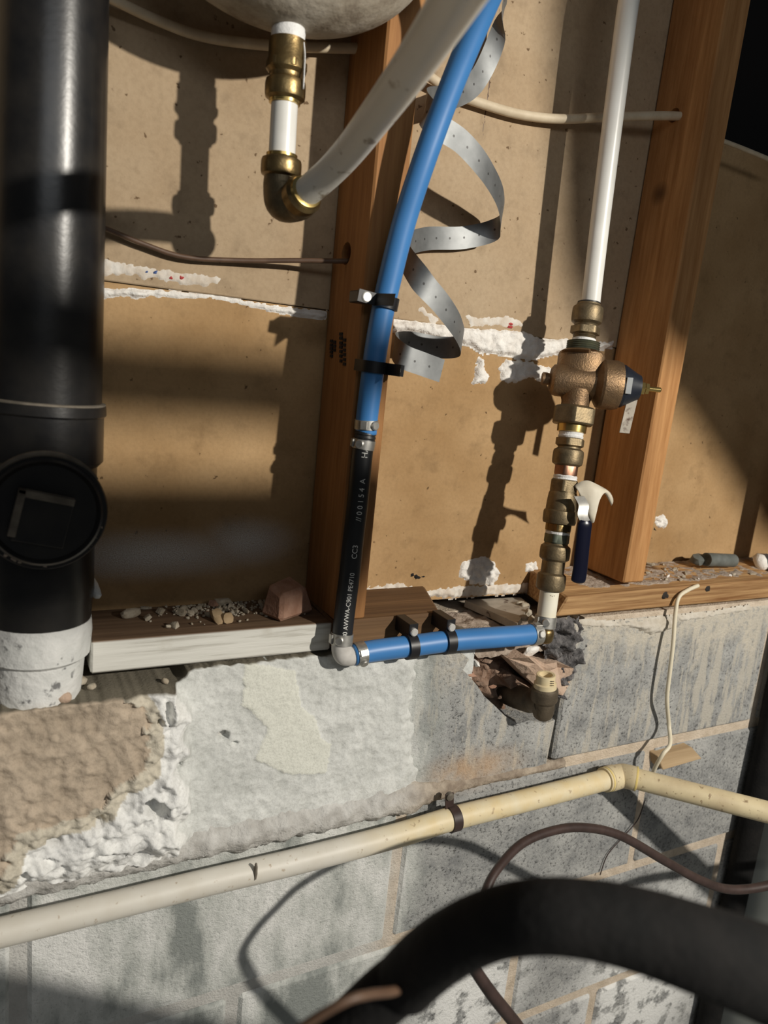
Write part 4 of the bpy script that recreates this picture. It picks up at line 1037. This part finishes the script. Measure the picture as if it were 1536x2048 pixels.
for i, (a, b, s) in enumerate(((945, 1350, 7), (968, 1348, 8), (950, 1325, 9), (975, 1322, 6), (985, 1375, 6), (1000, 1395, 5), (940, 1368, 5), (962, 1366, 6))):
    p = P(a, b, .082); r = s * zd(p) / F
    loose('brick_crumb', rock_mesh(p, (r * 1.7, r * .8, r * .6), i * .8, i, 1, .8), ('brick', 'rubble')[i % 2] if i != 2 else 'plaster', 'brick crumb in the rubble of the wall hole', 'rubble', 'brick crumbs in the wall hole')
loose('plaster_chunk', rock_mesh(Pz(1062, 1303, 1.262), (.013, .010, .004), .2, 3), 'plaster', 'white plaster flake on the pale brick', 'rubble')
for i, (a, b) in enumerate(((1050, 1212), (1056, 1225), (1048, 1236), (1040, 1207), (1062, 1240))):
    loose('brick_crumb', rock_mesh(Pz(a, b, 1.302), (.006, .005, .004), i, i + 20), 'chip', 'grey crumb on the end of the metal scrap', 'rubble', 'crumbs on the metal scrap')
# rubble on the left sill
bc2 = Pz(572, 1196, 1.340)
loose('brick_fragment', hexa_mesh([bc2 + Matrix.Rotation(.5, 3, 'Z') @ Vector(q) for q in ((-.027, -.018, -.0175), (.030, -.019, -.0175), (.028, .018, -.0175), (-.024, .016, -.0175), (-.022, -.013, .010), (.017, -.015, .013), (.021, .015, .020), (-.016, .013, .017))], .004), 'brick', 'broken red brick lump on the left sill beside the stud', 'brick', None, False)
for i in range(70):
    px = random.gauss(440, 75); py = 1222 - (px - 250) * .06 + random.gauss(0, 14)
    if px < 245 or px > 610: continue
    py = min(py, 1268 - (px - 200) * .088); py = max(py, 1172)
    r = random.choice((.0016, .002, .0026, .0034, .0042)); p = Pz(px, py, 1.3215 + r * .7)
    if p.y > -.004 - r or p.y < -.086: continue
    loose('mortar_chip', rock_mesh(p, (r * random.uniform(1, 1.9), r, r * .8), random.uniform(0, 3), i, 1, .4), 'chip' if i % 6 else 'brick', 'small mortar crumb scattered on the left sill', 'rubble', 'crumbs scattered on the left sill')
for a, b, sx_, sy_, lab in ((263, 1226, .011, .005, 'long pale pebble alone at the left of the sill rubble'), (445, 1203, .010, .004, 'flat pale flake behind the sill rubble'), (436, 1233, .006, .011, 'brown wood splinter hanging over the white sill edge'), (455, 1236, .006, .006, 'pale crumb right of the wood splinter')):
    loose('rubble_piece', rock_mesh(Pz(a, b, 1.3265), (sx_, sy_, .004), .2, int(a), 2), 'chip' if 'wood' not in lab else 'wedge', lab, 'rubble')
for i, (a, b, s) in enumerate(((128, 1396, 13), (183, 1373, 8), (160, 1360, 12), (85, 1398, 9), (35, 1405, 7), (330, 1362, 7))):
    p = Pz(a, b, 1.278); r = s * zd(p) / F
    loose('pebble', rock_mesh(p, (r * 1.1, r, r * .8), i, i + 3, 2, .15), 'chip' if i else 'brick_pale', ('round tan pebble on the stone ledge' if i == 0 else 'small pebble on the stone ledge'), 'pebble', None if i == 0 else 'small pebbles on the stone ledge')
# rubble on the right sill
def ztop(x, d): return sill_z(x, d) + .001
for i in range(60):
    x = random.gauss(.88, .05) if i < 36 else random.uniform(.82, 1.3); d = random.uniform(.012, .075)
    if x < .83: continue
    r = random.choice((.0012, .0018, .0024, .003)); z = ztop(x, d) + r * .5
    loose('mortar_chip', rock_mesh((x, -d, z), (r * random.uniform(1, 2), r, r * .7), random.uniform(0, 3), i, 1, .4), 'chip' if i % 4 else 'plaster', 'pale crumb scattered on the right sill', 'rubble', 'crumbs scattered on the right sill')
ta, tb = P(1412, 1119, .046), P(1466, 1121, .046)
TU = thing('grey_tube_scrap', (ta.x, ta.y, ta.z - .012), 'open grey tube offcut lying on the right sill', 'tube')
tdir = (tb - ta); tl = tdir.length
rt2 = rad(27, ta)
part('tube', lathe_mesh(ta, tdir, [(0, rt2 * .78), (0, rt2), (tl, rt2), (tl, rt2 * .78), (.002, rt2 * .78), (.0, rt2 * .78)], 28), 'grey_pvc', TU)
loose('dark_flap', rock_mesh(P(1398, 1119, .035), (.016, .010, .007), .1, 5), 'grey_pvc', 'curled dark scrap beside the grey tube', 'scrap')
loose('plaster_chunk', rock_mesh(P(1524, 1124, .05), (.016, .012, .014), .4, 8), 'plaster', 'white plaster lump on the right sill near the dark stud', 'rubble')
# knots, dark holes on the sill face
for a, b, r in ((1328, 1190, .005), (1415, 1178, .005), (1334, 1192, .003)):
    link('knot_hole', rock_mesh(P(a, b, .0905), (r, .0012, r), 0, int(a), 2, .4, 1), MAT['ink'], SR)

# ================================================================== UNSEEN BLOCKERS OVERHEAD (added to shade the upper right and the left bay)
dpoly = [(.886, 2.45), (.886, 2.14), (.912, 2.03), (.928, 2.002), (.955, 1.975), (1.02, 1.958), (1.07, 1.92), (1.125, 1.873), (1.5, 1.80), (1.5, 2.45)]  # blocker outline, shaped to the shadow edge it has to cast
bm = bmesh.new(); f = bm.faces.new([bm.verts.new((x, -1.0, z)) for x, z in dpoly]); ex = bmesh.ops.extrude_face_region(bm, geom=[f])
bmesh.ops.translate(bm, verts=[v for v in ex['geom'] if isinstance(v, bmesh.types.BMVert)], vec=(0, -.12, 0)); bmesh.ops.triangulate(bm, faces=bm.faces)
tag(link('light_blocker', bm_mesh(bm), M('blocker_metal', (.30, .31, .32), (.36, .37, .38), 20, .5, .6), None, False), 'added shadow-casting duct hanging overhead at the right, above the frame', 'blocker')
for z, r, lab in ((1.908, .0175, 'upper of two added baffle bars overhead behind the viewer'), (1.823, .036, 'lower of two added baffle bars overhead behind the viewer')):
    tag(link('light_baffle', tube_mesh([Vector((x, -1.0, z)) for x in (-1.4, -.4, .3, .735)], r, 24), MAT['foam']), lab, 'pipe', 'added baffle bars overhead')  # bars added only to cast the dark bands in the left bay

grains = []
for i in range(420):
    px = random.gauss(455, 62); py = 1214 - (px - 300) * .05 + random.gauss(0, 15)
    r = random.uniform(.0007, .0017); p = Pz(px, py, 1.3215 + r * .5)
    if p.y > -.004 or p.y < -.084 or p.x > .325: continue
    grains.append(rock_mesh(p, (r * 1.4, r, r * .8), random.uniform(0, 3), i, 1, .3))
tag(link('rubble_grit', join_(*grains), MAT['chip']), 'fine mortar grit strewn over the left sill', 'grit', kind='stuff')
